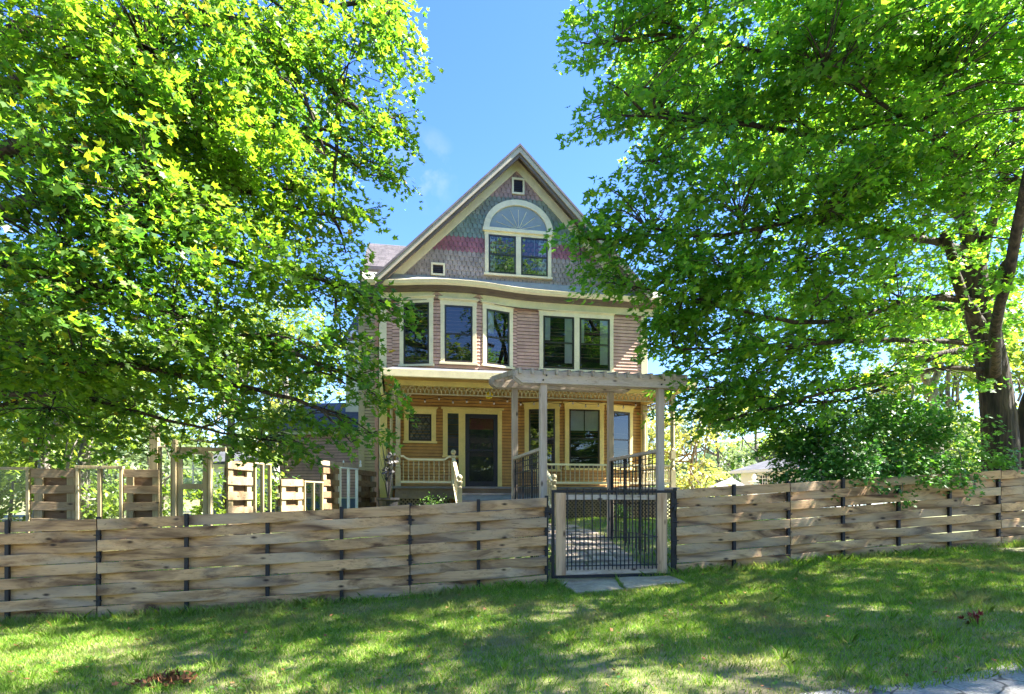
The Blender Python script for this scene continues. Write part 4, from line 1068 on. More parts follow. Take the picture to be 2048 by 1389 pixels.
# left maple: trunk stands just outside the picture
tl = Vector((-9.3, 9.2, 0)); tl.z = g(tl.x, tl.y)
mapleL = thing('maple_tree', tl, 'large sunlit yellow green maple whose branches hang over the left fence', 'tree')
mb = MB(); nd = []
limb(mb, nd, [tl-Vector((0,0,.3)), tl+Vector((.05,0,1.5)), tl+Vector((.2,-.1,3.2)), tl+Vector((.1,-.2,6)), tl+Vector((.4,-.3,10))], .42, .12, 14)
def bl_(x, y, Y, ra, rc, df=1, rb=None):
    p = P(x, y, Y); return (p.x, p.y, p.z, ra, rb or ra, rc, df)
LB = [bl_(90,110,6.6,1.5,.9), bl_(330,130,7.2,1.5,.9), bl_(560,70,8.2,1.35,.85), bl_(765,55,9,.75,.6,1.4), bl_(800,130,9,.4,.3,1.3), bl_(785,235,9,.62,.3,1.5), bl_(650,260,8.6,.85,.6),
      bl_(430,320,7.6,1.3,.75), bl_(130,380,6.6,1.4,.9), bl_(745,345,8.8,.6,.34,1.4), bl_(590,430,8.5,1.0,.6), bl_(350,520,7.3,1.45,.75), bl_(70,590,6.5,1.3,.8),
      bl_(695,435,8.8,.45,.26,1.3), bl_(560,560,8,.9,.5), bl_(750,600,8.0,.60,.30,1.6), bl_(660,660,8,.5,.2,.7), bl_(740,690,7.9,.35,.15,.9), bl_(640,545,8.2,.6,.35), bl_(260,690,7.2,1.3,.5), bl_(450,700,7.6,1.1,.45), bl_(610,740,7.8,.72,.38,1.1), bl_(700,770,7.8,.42,.25,1.1),
      bl_(90,720,6.9,1.1,.45,.9), bl_(560,830,8.2,.7,.3,1.1), bl_(690,845,8.2,.40,.22,1.1), bl_(60,845,7.7,.9,.2,.9), bl_(220,850,8,.8,.18,.9), bl_(410,810,8.2,.85,.3,1), bl_(520,900,8.3,.5,.18), bl_(660,890,8.3,.45,.2), bl_(735,760,8,.3,.2), bl_(700,720,7.9,.45,.2,1.2), bl_(300,905,8.4,.6,.14,.9), bl_(120,895,8,.7,.14,.8), bl_(600,850,8.4,.6,.25), bl_(330,850,8.4,.5,.18,.8), bl_(480,880,8.3,.5,.2,1), bl_(600,900,8.3,.4,.16,.9),
      bl_(260,280,10.5,2.2,1.5,.5), bl_(480,180,10.5,2.0,1.3,.5), bl_(120,620,9.5,1.8,.8,.5), bl_(330,400,9.8,1.8,1.2,.5), bl_(100,790,9.2,1.6,.35,.6), bl_(250,780,8.8,1.0,.3,.6),
      bl_(150,-200,7.5,2.3,.9,.35), bl_(520,-200,8.5,2.2,.8,.35), bl_(-250,200,7.8,2,1.6,.5), bl_(-250,600,8,2,1.2,.5),
      (-5.0,4.6,E+6.4,1.3,1.3,.6,.5)]  # unseen bough added above the view to shade the left lawn
base_pts = {0: tl+Vector((.1,0,2.4)), 1: tl+Vector((.2,-.1,3.4)), 2: tl+Vector((.15,-.1,4.6)), 3: tl+Vector((.1,-.2,6.0)), 4: tl+Vector((.2,-.2,7.4))}
def bigL(bi, pts, r0, r1=.02, sub=4, L=1.0):
    n0 = len(nd); limb(mb, nd, [base_pts[bi]]+pts, r0, r1); sub_limbs(mb, nd, nd[n0:], sub, L, r0*.3)
bigL(0, [P(-150,800,8.4), P(120,790,8.2), P(330,840,8.3), P(520,880,8.3)], .07, .012, 7)
bigL(0, [P(-80,700,7.6), P(150,720,7.3), P(420,760,7.8), P(620,810,8), P(700,850,8.1)], .08, .012, 9)
bigL(1, [P(-60,520,7.2), P(200,600,7), P(430,650,7.5), P(620,720,7.8), P(690,770,7.8)], .09, .012, 8)
bigL(1, [P(0,420,7.6), P(250,470,7.5), P(480,530,7.9), P(640,560,8.1), P(760,600,8)], .10, .012, 9)
bigL(2, [P(0,300,8), P(260,340,7.8), P(480,380,8.2), P(600,420,8.5), P(710,440,8.8)], .12, .015, 9)
bigL(3, [P(30,70,8.2), P(240,70,7.8), P(420,30,8.0), P(560,80,8.3), P(700,215,8.8), P(790,235,9)], .15, .015, 9, 1.6)
bigL(3, [P(40,160,7.6), P(200,100,7.4), P(380,230,7.8), P(600,260,8.6), P(740,350,8.8)], .12, .015, 9)
bigL(4, [P(100,-150,7.5), P(360,-60,8), P(560,-30,8.3), P(740,50,9)], .14, .015, 9)
bigL(3, [P(60,300,9.6), P(300,330,10), P(500,200,10.4)], .10, .02, 8)
bigL(4, [Vector((-7,6,E+6.2)), Vector((-5,4.8,E+6.5))], .10, .02, 4)
TIPS = [q for q in TIPS if OKP(Vector(q[:3]))]
crown(mapleL, (tl.x, tl.y), LB+TIPS, M['leafL'], dens=480, size=.098, limb_mb=mb, limb_nodes=nd)
mb.build('trunk', M['bark'], mapleL, smooth=True)

# right maple
TIPS = []
def OKP(q): return q.x/q.y > (.10 if q.z > E+3.3 else .19) or q.y < 6
tr = P(2000, 960, 10.6); tr.z = g(tr.x, tr.y)
mapleR = thing('maple_tree', tr, 'big dark green maple with twin rough trunks behind the right fence', 'tree')
mb = MB(); nd = []
Z = 10.6
limb(mb, nd, [tr-Vector((0,0,.3)), P(2000,900,Z), P(1993,800,Z), P(1975,690,Z), P(1955,600,Z), P(1945,520,Z)], .31, .19, 16, .012)
limb(mb, nd, [P(2030,930,Z+.1)-Vector((0,0,.4)), P(2045,860,Z), P(2075,770,Z-.1), P(2120,650,Z), P(2150,400,Z)], .20, .10, 12)
limb(mb, nd, [P(1945,530,Z), P(1935,440,Z), P(1925,330,Z+.3), P(1890,200,Z+.2), P(1800,20,Z)], .17, .05, 10)
limb(mb, nd, [P(1950,560,Z), P(1975,470,Z-.2), P(2000,380,Z-.3), P(2030,250,Z-.3), P(2040,0,Z)], .12, .04, 10)
limb(mb, nd, [P(1968,660,Z-.1), P(1925,590,Z-.4), P(1905,520,Z-.5), P(1885,465,Z-.5)], .10, .065, 10)
limb(mb, nd, [P(1970,600,Z-.1), P(2010,530,Z-.2), P(2040,470,Z-.3), P(2100,350,Z-.3)], .09, .04, 8)
limb(mb, nd, [P(1925,400,Z), P(1870,230,Z-.6), P(1800,80,Z-1), P(1740,-60,Z-1)], .10, .03, 8)
limb(mb, nd, [P(1930,340,Z), P(1850,300,Z+.5), P(1740,200,Z+1), P(1600,100,Z+1)], .08, .03, 8)
def bigR(pts, r0, sub=6, L=1.2, r1=.012):
    n0 = len(nd); limb(mb, nd, pts, r0, r1, 8); sub_limbs(mb, nd, nd[n0:], sub, L, r0*.35)
bigR([P(1930,500,Z), P(1800,470,9.8), P(1640,440,9.3), P(1450,470,9), P(1300,470,8.8), P(1160,480,8.7)], .075, 10)
bigR([P(1940,600,Z), P(1830,600,10), P(1700,640,9.6), P(1560,640,9.3), P(1400,600,9), P(1250,570,8.9)], .07, 10)
bigR([P(1975,700,Z), P(1890,705,10), P(1780,760,9.8), P(1640,790,9.6), P(1500,830,9.5), P(1420,850,9.5)], .065, 9)
bigR([P(1975,740,Z), P(1850,740,10), P(1700,800,10), P(1560,800,9.8), P(1450,780,9.6)], .05, 8)
bigR([P(1970,690,Z), P(1800,680,9.8), P(1600,690,9.4), P(1420,700,9.2), P(1300,690,9.2)], .055, 10)
bigR([P(1920,360,Z), P(1760,300,9.8), P(1560,260,9.2), P(1380,240,9), P(1230,230,8.9)], .08, 10)
bigR([P(1890,250,Z), P(1700,150,9.7), P(1500,100,9.5), P(1330,70,9.4), P(1220,90,9.4)], .08, 10)
bigR([P(1990,760,Z), Vector((7.0,8.6,E+2.8)), Vector((6.0,6.8,E+4.4)), Vector((4.6,5.2,E+5.6)), Vector((3.4,4.6,E+6)), Vector((2,4.8,E+5.9)), Vector((.9,4.3,E+5.6))], .09, 9)
bigR([P(2010,400,Z), P(1900,300,9), P(1750,200,8.5), P(1650,150,8.3)], .06, 8)
bigR([P(1935,440,Z+.1), P(1850,400,12), P(1700,330,13), P(1560,300,13.5)], .08, 8)
bigR([P(1965,640,Z+.1), P(1900,620,12), P(1780,600,13), P(1650,600,13.5)], .07, 8)
RB = [bl_(1320,60,9.4,1.2,.75), bl_(1275,215,9,.75,.42), bl_(1460,190,9.1,1.3,.85), bl_(1690,110,8.6,1.4,.9), bl_(1930,90,8.6,1.4,1.0), bl_(1360,360,8.9,1.05,.5,.8),
      bl_(1200,480,8.8,.62,.34,1.7), bl_(1230,400,8.9,.5,.33,1.3), bl_(1175,530,8.7,.3,.26,1.5), bl_(1330,470,8.8,.8,.42,1.5), bl_(1540,390,9,1.3,.7), bl_(1780,330,8.7,1.3,.8), bl_(2010,370,8.4,1.0,.9,.6), bl_(1260,560,8.9,.62,.28,1.7), bl_(1440,580,9,1.2,.5,1.4), bl_(1680,550,9.3,1.2,.5,.8),
      bl_(1335,655,9.2,.62,.3,1.6), bl_(1300,700,9.2,.3,.22), bl_(1480,700,9.3,1.0,.42,1.2), bl_(1650,700,10,1.0,.35,.6), bl_(1450,800,9.5,.7,.35,1.3), bl_(1570,820,9.7,.9,.38,1.2), bl_(1360,810,9.5,.3,.2,1.2), bl_(1380,770,9.4,.4,.25,.8), bl_(1780,760,10,.9,.3,.45),
      bl_(1860,790,10,.6,.3,.5), bl_(2010,600,9.4,.7,.3,.6), bl_(1950,770,9.6,.4,.16,.6), bl_(2010,640,9.6,.5,.4,.35), bl_(1560,520,9.4,1.2,.35,.8), bl_(1750,450,9.5,1.2,.5,.8), bl_(1380,540,9,.8,.35,1.4), bl_(1560,760,9.6,.9,.3,.8), bl_(1720,640,9.8,1.0,.3,.7), bl_(1850,520,10,.8,.4,.6), bl_(1640,850,9.8,.6,.25,.8), bl_(1400,650,9.2,.55,.28,1.4), bl_(2020,180,9,1.3,1.2,.8),
      bl_(1700,250,13,2.6,1.6,.42), bl_(1450,200,12,1.8,1.4,.42), bl_(1850,620,13.5,2.4,1.1,.35), bl_(1600,640,13,1.7,.9,.35), bl_(1950,300,13,2.4,2,.4), bl_(1330,130,11,1.1,1.1,.5),
      bl_(1500,-230,8.5,2.4,1.0,.7), bl_(1850,-230,8,2.4,1.1,.7), bl_(1280,-180,9.5,1.4,.8,.7),
      (5.5,6.0,E+6.0,1.7,1.5,.6,.5), (3.4,4.6,E+6.2,1.2,1.2,.5,.5), (2.3,5.1,E+5.8,1.3,.9,.4,1.0), (3.3,6.2,E+5.7,1.2,.9,.4,.9), (5,4.9,E+5.5,1.5,1.0,.45,.9), (.9,4.2,E+5.6,1.0,.8,.35,.8), (6.5,3.6,E+5.8,1.5,1.4,.6,.5), (11.5,9,E+5,2.2,2.5,2.2,.3), (4.4,8,E+8.2,1.6,1.6,.6,.4), (8.2,7,E+6.8,2.0,1.6,.6,.7), (8.6,4.8,E+6.2,2.3,1.6,.7,.9), (9.3,7.6,E+5.6,1.6,1.4,.7,.9), (10.5,5.6,E+8,2.4,1.8,.7,.7), (12,6,E+7,2.5,2.5,1.5,.3)]  # boughs added mostly out of view, to shade the lawn and road
TIPS = [q for q in TIPS if OKP(Vector(q[:3]))]
crown(mapleR, (tr.x, tr.y), RB+TIPS, M['leafR'], dens=530, size=.108, limb_mb=mb, limb_nodes=nd)
mb.build('trunk', M['bark'], mapleR, smooth=True)

# shrub under the right maple, leaning over the fence
sp = P(1720, 980, 9.9); sp.z = g(sp.x, sp.y)
shrub = thing('viburnum_shrub', sp, 'dense dark green shrub spilling over the right fence below the maple trunk', 'shrub')
mb = MB(); nd = []
for k in range(14):
    an = random.uniform(0, 6.28); r = random.uniform(.3, 1.6); limb(mb, nd, [sp, sp+Vector((math.cos(an)*r*.4, math.sin(an)*r*.25, .7)), sp+Vector((math.cos(an)*r, math.sin(an)*r*.5, random.uniform(1,1.9)))], .025, .008, 6, .02, 4)
for e in ([P(1640,940,9.2), P(1665,985,9.0)], [P(1800,920,9.3), P(1805,985,9.05)], [P(1900,900,9.4), P(1925,960,9.3)]):
    limb(mb, nd, [sp+Vector((0,0,.9))]+e, .018, .005, 5, .01, 4)
SB = [bl_(1620,880,10,.6,.45), bl_(1740,820,10.2,.75,.35), bl_(1570,945,9.9,.28,.25), bl_(1860,830,10.1,.5,.3,.7), bl_(1690,930,9.7,.7,.35), bl_(1620,900,9.8,.55,.42), bl_(1700,860,10,.7,.4), bl_(1800,870,10,.7,.42), bl_(1890,870,9.9,.6,.4,.8), bl_(1750,930,9.6,.9,.38), bl_(1640,945,9.4,.4,.3), bl_(1600,960,9.6,.3,.25), bl_(1860,940,9.5,.6,.3), bl_(1655,965,9.1,.16,.15,1.6), bl_(1720,960,9.2,.18,.12,1.3), bl_(1803,985,9.05,.12,.22,1.8), bl_(1920,945,9.3,.2,.18,1.3), bl_(1980,930,9.8,.5,.28,.8)]
crown(shrub, (sp.x, sp.y), SB, M['leafS'], dens=2300, size=.07, spray_n=22, twig=.004, sigma=.11)
mb.build('stems', M['bark2'], shrub, smooth=True)

# background trees
def bgtree(name, base, h, r, mat, label, trunk_r=.18, n=9, dens=26, size=.34, group=None, low=.15, tm=QUAD):
    base = Vector((base[0], base[1], g(base[0], base[1])))
    t = thing(name, base, label, 'tree', group)
    mb = MB(); nd = []
    limb(mb, nd, [base-Vector((0,0,.2)), base+Vector((random.uniform(-.2,.2),0,h*.35)), base+Vector((random.uniform(-.5,.5),0,h*.8))], trunk_r, trunk_r*.3, 8)
    bs = []
    for i in range(n):
        an = i*2.4; rr = r*random.uniform(.25,.75); z = base.z+h*random.uniform(low+.12,.88); sh_ = 1-abs((z-base.z)/h-.5)*.9
        p = Vector((base.x+math.cos(an)*rr*sh_, base.y+math.sin(an)*rr*sh_, z)); q_ = r*random.uniform(.35,.55)
        bs.append((p.x,p.y,p.z,q_,q_,q_*.7)); limb(mb, nd, [nd[len(nd)//3], base.lerp(p,.6)+Vector((0,0,h*.12)), p], trunk_r*.35, .02, 6, .03, 3)
    crown(t, (base.x, base.y), bs, mat, dens=dens, size=size, tmpl=tm, spray_n=14, sigma=.3)
    mb.build('trunk', M['bark2'], t, smooth=True); return t
BG = [  # x, y(depth), height, radius, material, label
 ((-13.5,17), 6.5, 3.0, 'leafB1', 'bright green tree standing behind the far left salvaged window', 'tree', .16),
 ((-10.5,15.5), 3.2, 1.8, 'leafB3', 'grey green rounded bush behind the wide pair of salvaged windows', 'bush', .05),
 ((-13.0,14.0), 3.0, 1.7, 'leafB1', 'bushy green shrub behind the leftmost salvaged window', 'bush', .05),
 ((-8.8,18.5), 7.5, 2.6, 'leafB1', 'green tree with leaning trunk seen above the left board panels', 'tree', .2),
 ((-8.0,22), 5, 2.3, 'leafB2', 'yellow green tree behind the salvaged door', 'tree', .12),
 ((-17,24), 10, 4.2, 'leafB3', 'tall pale green tree far behind the left fence end', 'tree', .25),
 ((-11,30), 11, 4.5, 'leafB1', 'tall green tree far behind the salvaged door', 'tree', .25),
 ((7.2,24), 4.6, 1.9, 'leafB2', 'bright yellow tree just right of the porch corner post', 'tree', .12),
 ((6.5,21), 1.9, 1.1, 'leafB2', 'low yellow green bush left of the grey canopy', 'bush', .05),
 ((11.2,33), 6.5, 2.8, 'leafB3', 'blue grey hazy tree behind the yellow tree', 'tree', .15),
 ((15.5,38), 7.5, 3.4, 'leafB1', 'green tree behind the white garage', 'tree', .18),
 ((21,34), 9, 4.2, 'leafB2', 'tall yellow green tree seen below the right maple boughs', 'tree', .25),
 ((16.5,23), 7.5, 3.0, 'leafB1', 'leafy green tree behind the dark shrub', 'tree', .2),
 ((-9.6,12.6), 2.3, 1.3, 'leafB1', 'rounded bright bush close behind the second slatted panel', 'bush', .05),
 ((-7.6,12.8), 2.2, 1.2, 'leafB3', 'rounded pale bush close behind the salvaged door', 'bush', .05),
 ((-11.6,12.0), 2.4, 1.4, 'leafB1', 'rounded bright bush close behind the leftmost salvaged window', 'bush', .05),
 ((-20,17), 9, 3.6, 'leafB1', 'broad green tree at the far left behind the leftmost window', 'tree', .2),
 ((-5.6,26), 3.6, 2.0, 'leafB1', 'green bush behind the sunlit low slatted panel', 'bush', .05),
 ((-14.5,19), 3.0, 2.2, 'leafB3', 'wide grey green bush behind the first slatted panel', 'bush', .05),
 ((-16,14.5), 3.2, 1.9, 'leafB1', 'leafy bush at the far left end of the yard', 'bush', .05),
 ((19,27), 4, 2.6, 'leafB1', 'green bush behind the right basket weave fence', 'bush', .05),
 ((9.6,42), 7, 3.2, 'leafB2', 'distant yellow green tree in the gap right of the porch', 'tree', .15),
 ((27,30), 10, 4.5, 'leafB1', 'tall green tree far behind the right maple trunk', 'tree', .3),
]
for (b, h, r, m, lab, cat, trr) in BG:
    t = bgtree('deciduous_tree' if cat == 'tree' else 'garden_bush', b, h, r, M[m], lab, trr, n=10 if cat == 'tree' else 7, low=.1 if cat == 'tree' else -.05, dens=160 if cat == 'bush' else 75, size=.14 if cat == 'bush' else .21)
    t['category'] = cat
hb = Vector((-10.2, 14.0, 0)); hb.z = g(hb.x, hb.y)
hedge = thing('garden_hedge', hb, 'long low green hedge behind the salvaged windows of the yard fence', 'hedge')
crown(hedge, (hb.x, hb.y), [(x, 14.2+.25*math.sin(x), g(x,14.2)+.75+.15*math.sin(x*1.7), .9, .7, .85) for x in np.arange(-15.5, -5.4, .9)], M['leafB1'], dens=170, size=.15, tmpl=QUAD, spray_n=14, sigma=.2)
for x in np.arange(-15.5, -5.4, .9): q = MB(); q.tube([Vector((x,14.2,g(x,14.2)-.1)), Vector((x+.1,14.2,g(x,14.2)+1.1))], [.05,.02], 6); q.build('stem', M['bark2'], hedge)
# leaning and upright bare trunks seen under the crowns
def bare(base, top, r, label, fork=None):
    b = Vector(base); b.z = g(b.x, b.y); q = MB(); nd_ = []
    limb(q, nd_, [b-Vector((0,0,.2)), b.lerp(top,.5)+Vector((.05,0,0)), top], r, r*.7, 12, .02)
    for k in range(4):
        e = top+Vector((random.uniform(-1,1), random.uniform(-.5,.5), random.uniform(.8,1.8))); limb(q, nd_, [top-Vector((0,0,.1)), top.lerp(e,.5)+Vector((0,0,.1)), e], r*.4, .03, 6)
    t = thing('background_maple', b, label, 'tree', None); q.build('trunk', M['bark2'], t, smooth=True)
    bs = [(top.x+random.uniform(-1.2,1.2), top.y+random.uniform(-.8,.8), top.z+random.uniform(.9,2.4), 1.2, 1.2, .8) for _ in range(6)]
    crown(t, (b.x,b.y), bs, M['leafB1'], dens=60, size=.2, tmpl=LEAF, spray_n=14, sigma=.3)
    return t
tp_ = P(1862, 800, 16.5); bare((tp_.x+.1, 16.5, 0), P(1862, 775, 16.5), .24, 'grey barked tree with upright trunk between shrub and right maple')
bare((P(75,0,13).x, 13, 0), P(90, 900, 13), .16, 'young tree with sunlit trunk behind the leftmost board panel')
bare((P(145,0,14).x, 14, 0), P(178, 850, 14), .15, 'tree with brown leaning trunk behind the left board panel')
# trees across the street (behind the viewer; the windows reflect them)
AC = [((21,-11),13,5.0,'full tree across the street at the far right end'), ((8,-19),16,5.5,'tallest full tree across the street, behind the other three'), ((-8,-13),12,5.0,'tall full tree across the street opposite the left fence'), ((2,-16),12,5.2,'tall full tree across the street opposite the gate'), ((12,-13),11,5.0,'tall full tree across the street opposite the right maple')]
for (b,h,r,lab) in AC: bgtree('street_tree', b, h, r, M['leafB1'], lab, .3, n=16, dens=22, size=.5, low=-.06)

# far wooded hill line
mbh = []
n = 24000
ang = RNG.uniform(math.radians(25), math.radians(155), n); rad = RNG.uniform(75, 120, n)
X = np.cos(ang)*rad; Y = np.sin(ang)*rad
hgt = 6+2.0*np.sin(ang*23)+1.2*np.sin(ang*51+1)+ (rad-75)*.06
pos = np.stack([X, Y, ground(X, Y)+RNG.random(n)**.8*hgt*1.0], -1)
me = leaf_mesh('far_woods', pos, RNG.uniform(0,6.28,n), RNG.normal(.6,.5,n), RNG.normal(0,.6,n), RNG.uniform(.9,2.0,n), QUAD)
tag(link_mesh('far_woods', me, M['leafB3']), 'distant pale wooded ridge beyond the gardens', 'woods', kind='stuff')

# ------------------------------------------------------------ salvaged window and pallet fence in the yard
def vert_frame(x0, Y0, x1, Y1): return Frame(P(x0,1000,Y0), P(x1,1000,Y1))
SA = vert_frame(-40, 9.35, 325, 9.75); SB_ = vert_frame(418, 9.9, 752, 15.6)
mid_ = SA.pt(SA.L/2, 0); mid_.z = g(mid_.x, mid_.y)
GRP = None
def pallet(F, x0, x1, ytop, label, slats=6, dark=False, hgt=1.15):
    a0, zt = F.px(x0, ytop); a1, _ = F.px(x1, ytop); c = F.pt((a0+a1)/2, 0); z0 = g(c.x, c.y)
    t = thing('board_panel', (c.x, c.y, z0), label, 'fence panel')
    n = slats; pitch = .265; w = a1-a0
    mat = M['boardP']
    for fx in (.06, .80):
        q = MB(); q.box(F, a0+w*fx, a0+w*fx+min(.13, w*.18), z0, zt-.02, -.06, -.012); q.build('upright', M['frameW'] if not dark else M['postG'], t)
    z = zt
    while z > z0+.1:
        q = MB(); rz = random.uniform(-.008,.008); h = random.uniform(.125,.145)
        q.prism(F, [(a0, z-h+rz), (a0+w*.5, z-h-.006), (a1, z-h-rz), (a1, z-rz), (a0+w*.5, z+random.uniform(-.004,.004)), (a0, z+rz)], -.01, .012); q.build('slat', M['boardP'] if not dark else M['boardD'], t, bevel=.003); z -= pitch  # dark panels: their shade is put into the slat colour
    q = MB(); z = zt-.13
    while z > z0+.1:
        q.box(F, a0+.03, a1-.03, z-.15, z+.012, -.085, -.065); z -= pitch
    q.build('rear_slats', M['boardD'], t)
    return t
def winframe(F, x0, x1, ytop, label, n=1, w=.045, mat=None, deep=.035):
    a0, zt = F.px(x0, ytop); a1, _ = F.px(x1, ytop); c = F.pt((a0+a1)/2, 0); z0 = g(c.x, c.y)
    t = thing('salvaged_window', (c.x, c.y, z0), label, 'window frame')
    q = MB(); q.box(F, a0, a0+w, z0, zt-w, -deep, deep); q.box(F, a1-w, a1, z0, zt-w, -deep, deep); q.box(F, a0-.01, a1+.01, zt-w, zt, -deep-.003, deep+.003); q.box(F, a0+w, a1-w, z0+.12, z0+.18, -deep, deep)
    for i in range(1, n):
        m_ = a0+(a1-a0)*i/n; q.box(F, m_-w*.6, m_+w*.6, z0+.18, zt-w, -deep+.002, deep-.002)
    q.build('frame', mat or M['frameW'], t, bevel=.004)
    q = MB(); q.quad(F.pt(a0+w,z0+.18,0),F.pt(a1-w,z0+.18,0),F.pt(a1-w,zt-w,0),F.pt(a0+w,zt-w,0)); q.build('pane', M['clear'], t)
    return t
winframe(SA, -30, 60, 934, 'leftmost salvaged window in the yard fence, cut by the photo edge', 1)
pallet(SA, 62, 150, 937, 'slatted timber panel between the leftmost window and the window pair')
winframe(SA, 153, 246, 932, 'pair of tall salvaged windows between the two left slatted panels', 2)
pallet(SA, 248, 318, 939, 'slatted timber panel beside the tall square post')
def sqpost(F, x0, x1, ytop, label, mat=None, name='timber_post'):
    a0, zt = F.px(x0, ytop); a1, _ = F.px(x1, ytop); c = F.pt((a0+a1)/2, 0); z0 = g(c.x, c.y)
    q = MB(); q.box(F, a0, a1, z0-.05, zt, -.05, .05); o = q.build(name, mat or M['frameW'], None, (c.x,c.y,z0), bevel=.005); tag(o, label, 'post'); return o
SM = vert_frame(300, 9.85, 460, 10.0)
sqpost(SM, 301, 318, 853, 'tallest square timber post rising beside the slatted panel')
sqpost(SM, 346, 354, 880, 'slender timber post at the left edge of the salvaged door')
winframe(SM, 320, 345, 893, 'narrow tall glazed frame between the tallest post and the door', 1, w=.02)
# door
a0, zt = SM.px(356, 898); a1, _ = SM.px(416, 898); c = SM.pt((a0+a1)/2, 0); z0 = g(c.x, c.y)
dt = thing('salvaged_door', (c.x,c.y,z0), 'pale half glazed old door with four small panes in the yard fence', 'door')
q = MB(); w = .075; zmid_ = SM.px(380, 968)[1]; zm2 = zmid_-.09
q.box(SM,a0,a0+w,z0,zt,-.02,.02); q.box(SM,a1-w,a1,z0,zt,-.02,.02); q.box(SM,a0+w,a1-w,zt-.09,zt,-.019,.019); q.box(SM,a0+w,a1-w,zm2,zmid_,-.019,.019); q.box(SM,a0+w,a1-w,z0+.05,z0+.25,-.019,.019)
q.build('door_frame', M['frameW'], dt, bevel=.004)
q = MB(); q.box(SM,(a0+a1)/2-.008,(a0+a1)/2+.008,zmid_,zt-.09,-.012,.012); zq = (zmid_+zt-.09)/2; q.box(SM,a0+w,a1-w,zq-.008,zq+.008,-.0125,.0125); q.build('muntins', M['white'], dt)
q = MB(); q.quad(SM.pt(a0+w,zmid_,0),SM.pt(a1-w,zmid_,0),SM.pt(a1-w,zt-.09,0),SM.pt(a0+w,zt-.09,0)); q.build('pane', M['clear'], dt)
sqpost(SM, 418, 424, 905, 'slender timber post at the right edge of the salvaged door')
ab = SM.pt(SM.px(400,900)[0],0); ab.z = SM.px(400,903)[1]
q = MB(); q.box(SM, SM.px(346,900)[0], SM.px(452,900)[0], SM.px(400,903)[1], SM.px(400,895)[1], -.03, .03); tag(q.build('lintel_board', M['frameW'], None, ab), 'thin horizontal timber laid across the tops of the door posts', 'board')
pallet(SB_, 455, 505, 922, 'shadow striped slatted panel right of the salvaged door')
winframe(SB_, 508, 540, 925, 'narrow glazed frame with a white mid post after the striped panel', 2, w=.03)
pallet(SB_, 562, 606, 958, 'brightly sunlit low slatted panel in the middle of the yard fence')
winframe(SB_, 607, 644, 962, 'glazed frame between the sunlit panel and the dim panel', 2, w=.03)
pallet(SB_, 646, 678, 935, 'dim slatted panel left of the white framed window pair', dark=True)
winframe(SB_, 679, 714, 934, 'white framed window pair before the mauve wing wall', 2, w=.03, mat=M['white'])
pallet(SB_, 716, 752, 940, 'shade-toned slatted panel meeting the house corner', dark=True)
q = MB(); q.box(SB_, SB_.px(640,930)[0], SB_.px(715,930)[0], SB_.px(680,934)[1]+.0, SB_.px(680,934)[1]+.1, -.02, .02); tb = SB_.pt(SB_.px(680,930)[0],0); tb.z = SB_.px(680,934)[1]
tag(q.build('capping_board', M['beamG'], None, tb), 'dark board capping the white framed window pair', 'board')
for xx, lab in ((687,'left'), (721,'right')):
    p = P(xx, 930, 14.4); q = MB(); q.lathe(p-Vector((0,0,.05)), [(.03,0),(.03,.06),(.012,.07),(.022,.1),(.016,.14),(.004,.16)], 8)
    tag(q.build('solar_light', M['white'], None, p-Vector((0,0,.05))), 'small finial light on the capping board' if lab == 'left' else 'small finial light on the shade-toned slatted panel', 'garden light')
# white house wall glimpsed through the yard fence
nb0 = P(425, 1000, 24); NB = Frame(P(420,1000,24), P(548,1000,23)); zt = P(430,930,24).z
nbz = g(nb0.x, nb0.y)
nh = thing('neighbour_shed', (nb0.x, nb0.y, nbz), 'pale grey outbuilding glimpsed through the yard fence windows', 'shed')
q = MB(); q.box(NB, 0, NB.L, nbz, zt, -3, 0); q.build('wall', M['white'], nh)
q = MB(); q.hexa([NB.pt(-.2,zt,.25),NB.pt(NB.L+.2,zt,.25),NB.pt(NB.L+.2,zt+1,-1.5),NB.pt(-.2,zt+1,-1.5),NB.pt(-.2,zt+.1,.25),NB.pt(NB.L+.2,zt+.1,.25),NB.pt(NB.L+.2,zt+1.1,-1.5),NB.pt(-.2,zt+1.1,-1.5)]); q.build('roof', M['greyroof'], nh)
q = MB(); q.box(NB, 0, NB.L, nbz+.0, nbz+.75, .0, .03); q.build('skirting', M['canvas'], nh)

# ------------------------------------------------------------ right background: garage, canopy, white posts
G0 = P(1482, 1000, 27); G1 = P(1600, 1000, 24.2); GF = Frame(G0, G1); gz0 = g(G0.x, G0.y)-.2
ge = P(1470, 942, 27).z; gr_ = P(1525, 898, 28.5).z
gar = thing('white_garage', (G0.x, G0.y, gz0), 'small white garage with hipped grey roof beyond the right fence', 'garage')
q = MB(); q.box(GF, 0, GF.L, gz0, ge, -6, 0); q.build('wall', M['white'], gar)
q = MB(); L = GF.L; q.add([GF.pt(-.35,ge,.3),GF.pt(L+.35,ge,.3),GF.pt(L+.35,ge,-6.3),GF.pt(-.35,ge,-6.3),GF.pt(1.6,gr_,-3),GF.pt(L-.5,gr_,-3)], [(0,1,5,4),(1,2,5),(2,3,4,5),(3,0,4),(3,2,1,0)]); q.build('roof', M['greyroof'], gar)
q = MB(); q.box(GF, -.35, L+.35, ge-.12, ge-.003, .0, .31); q.build('eave_board', M['white'], gar)
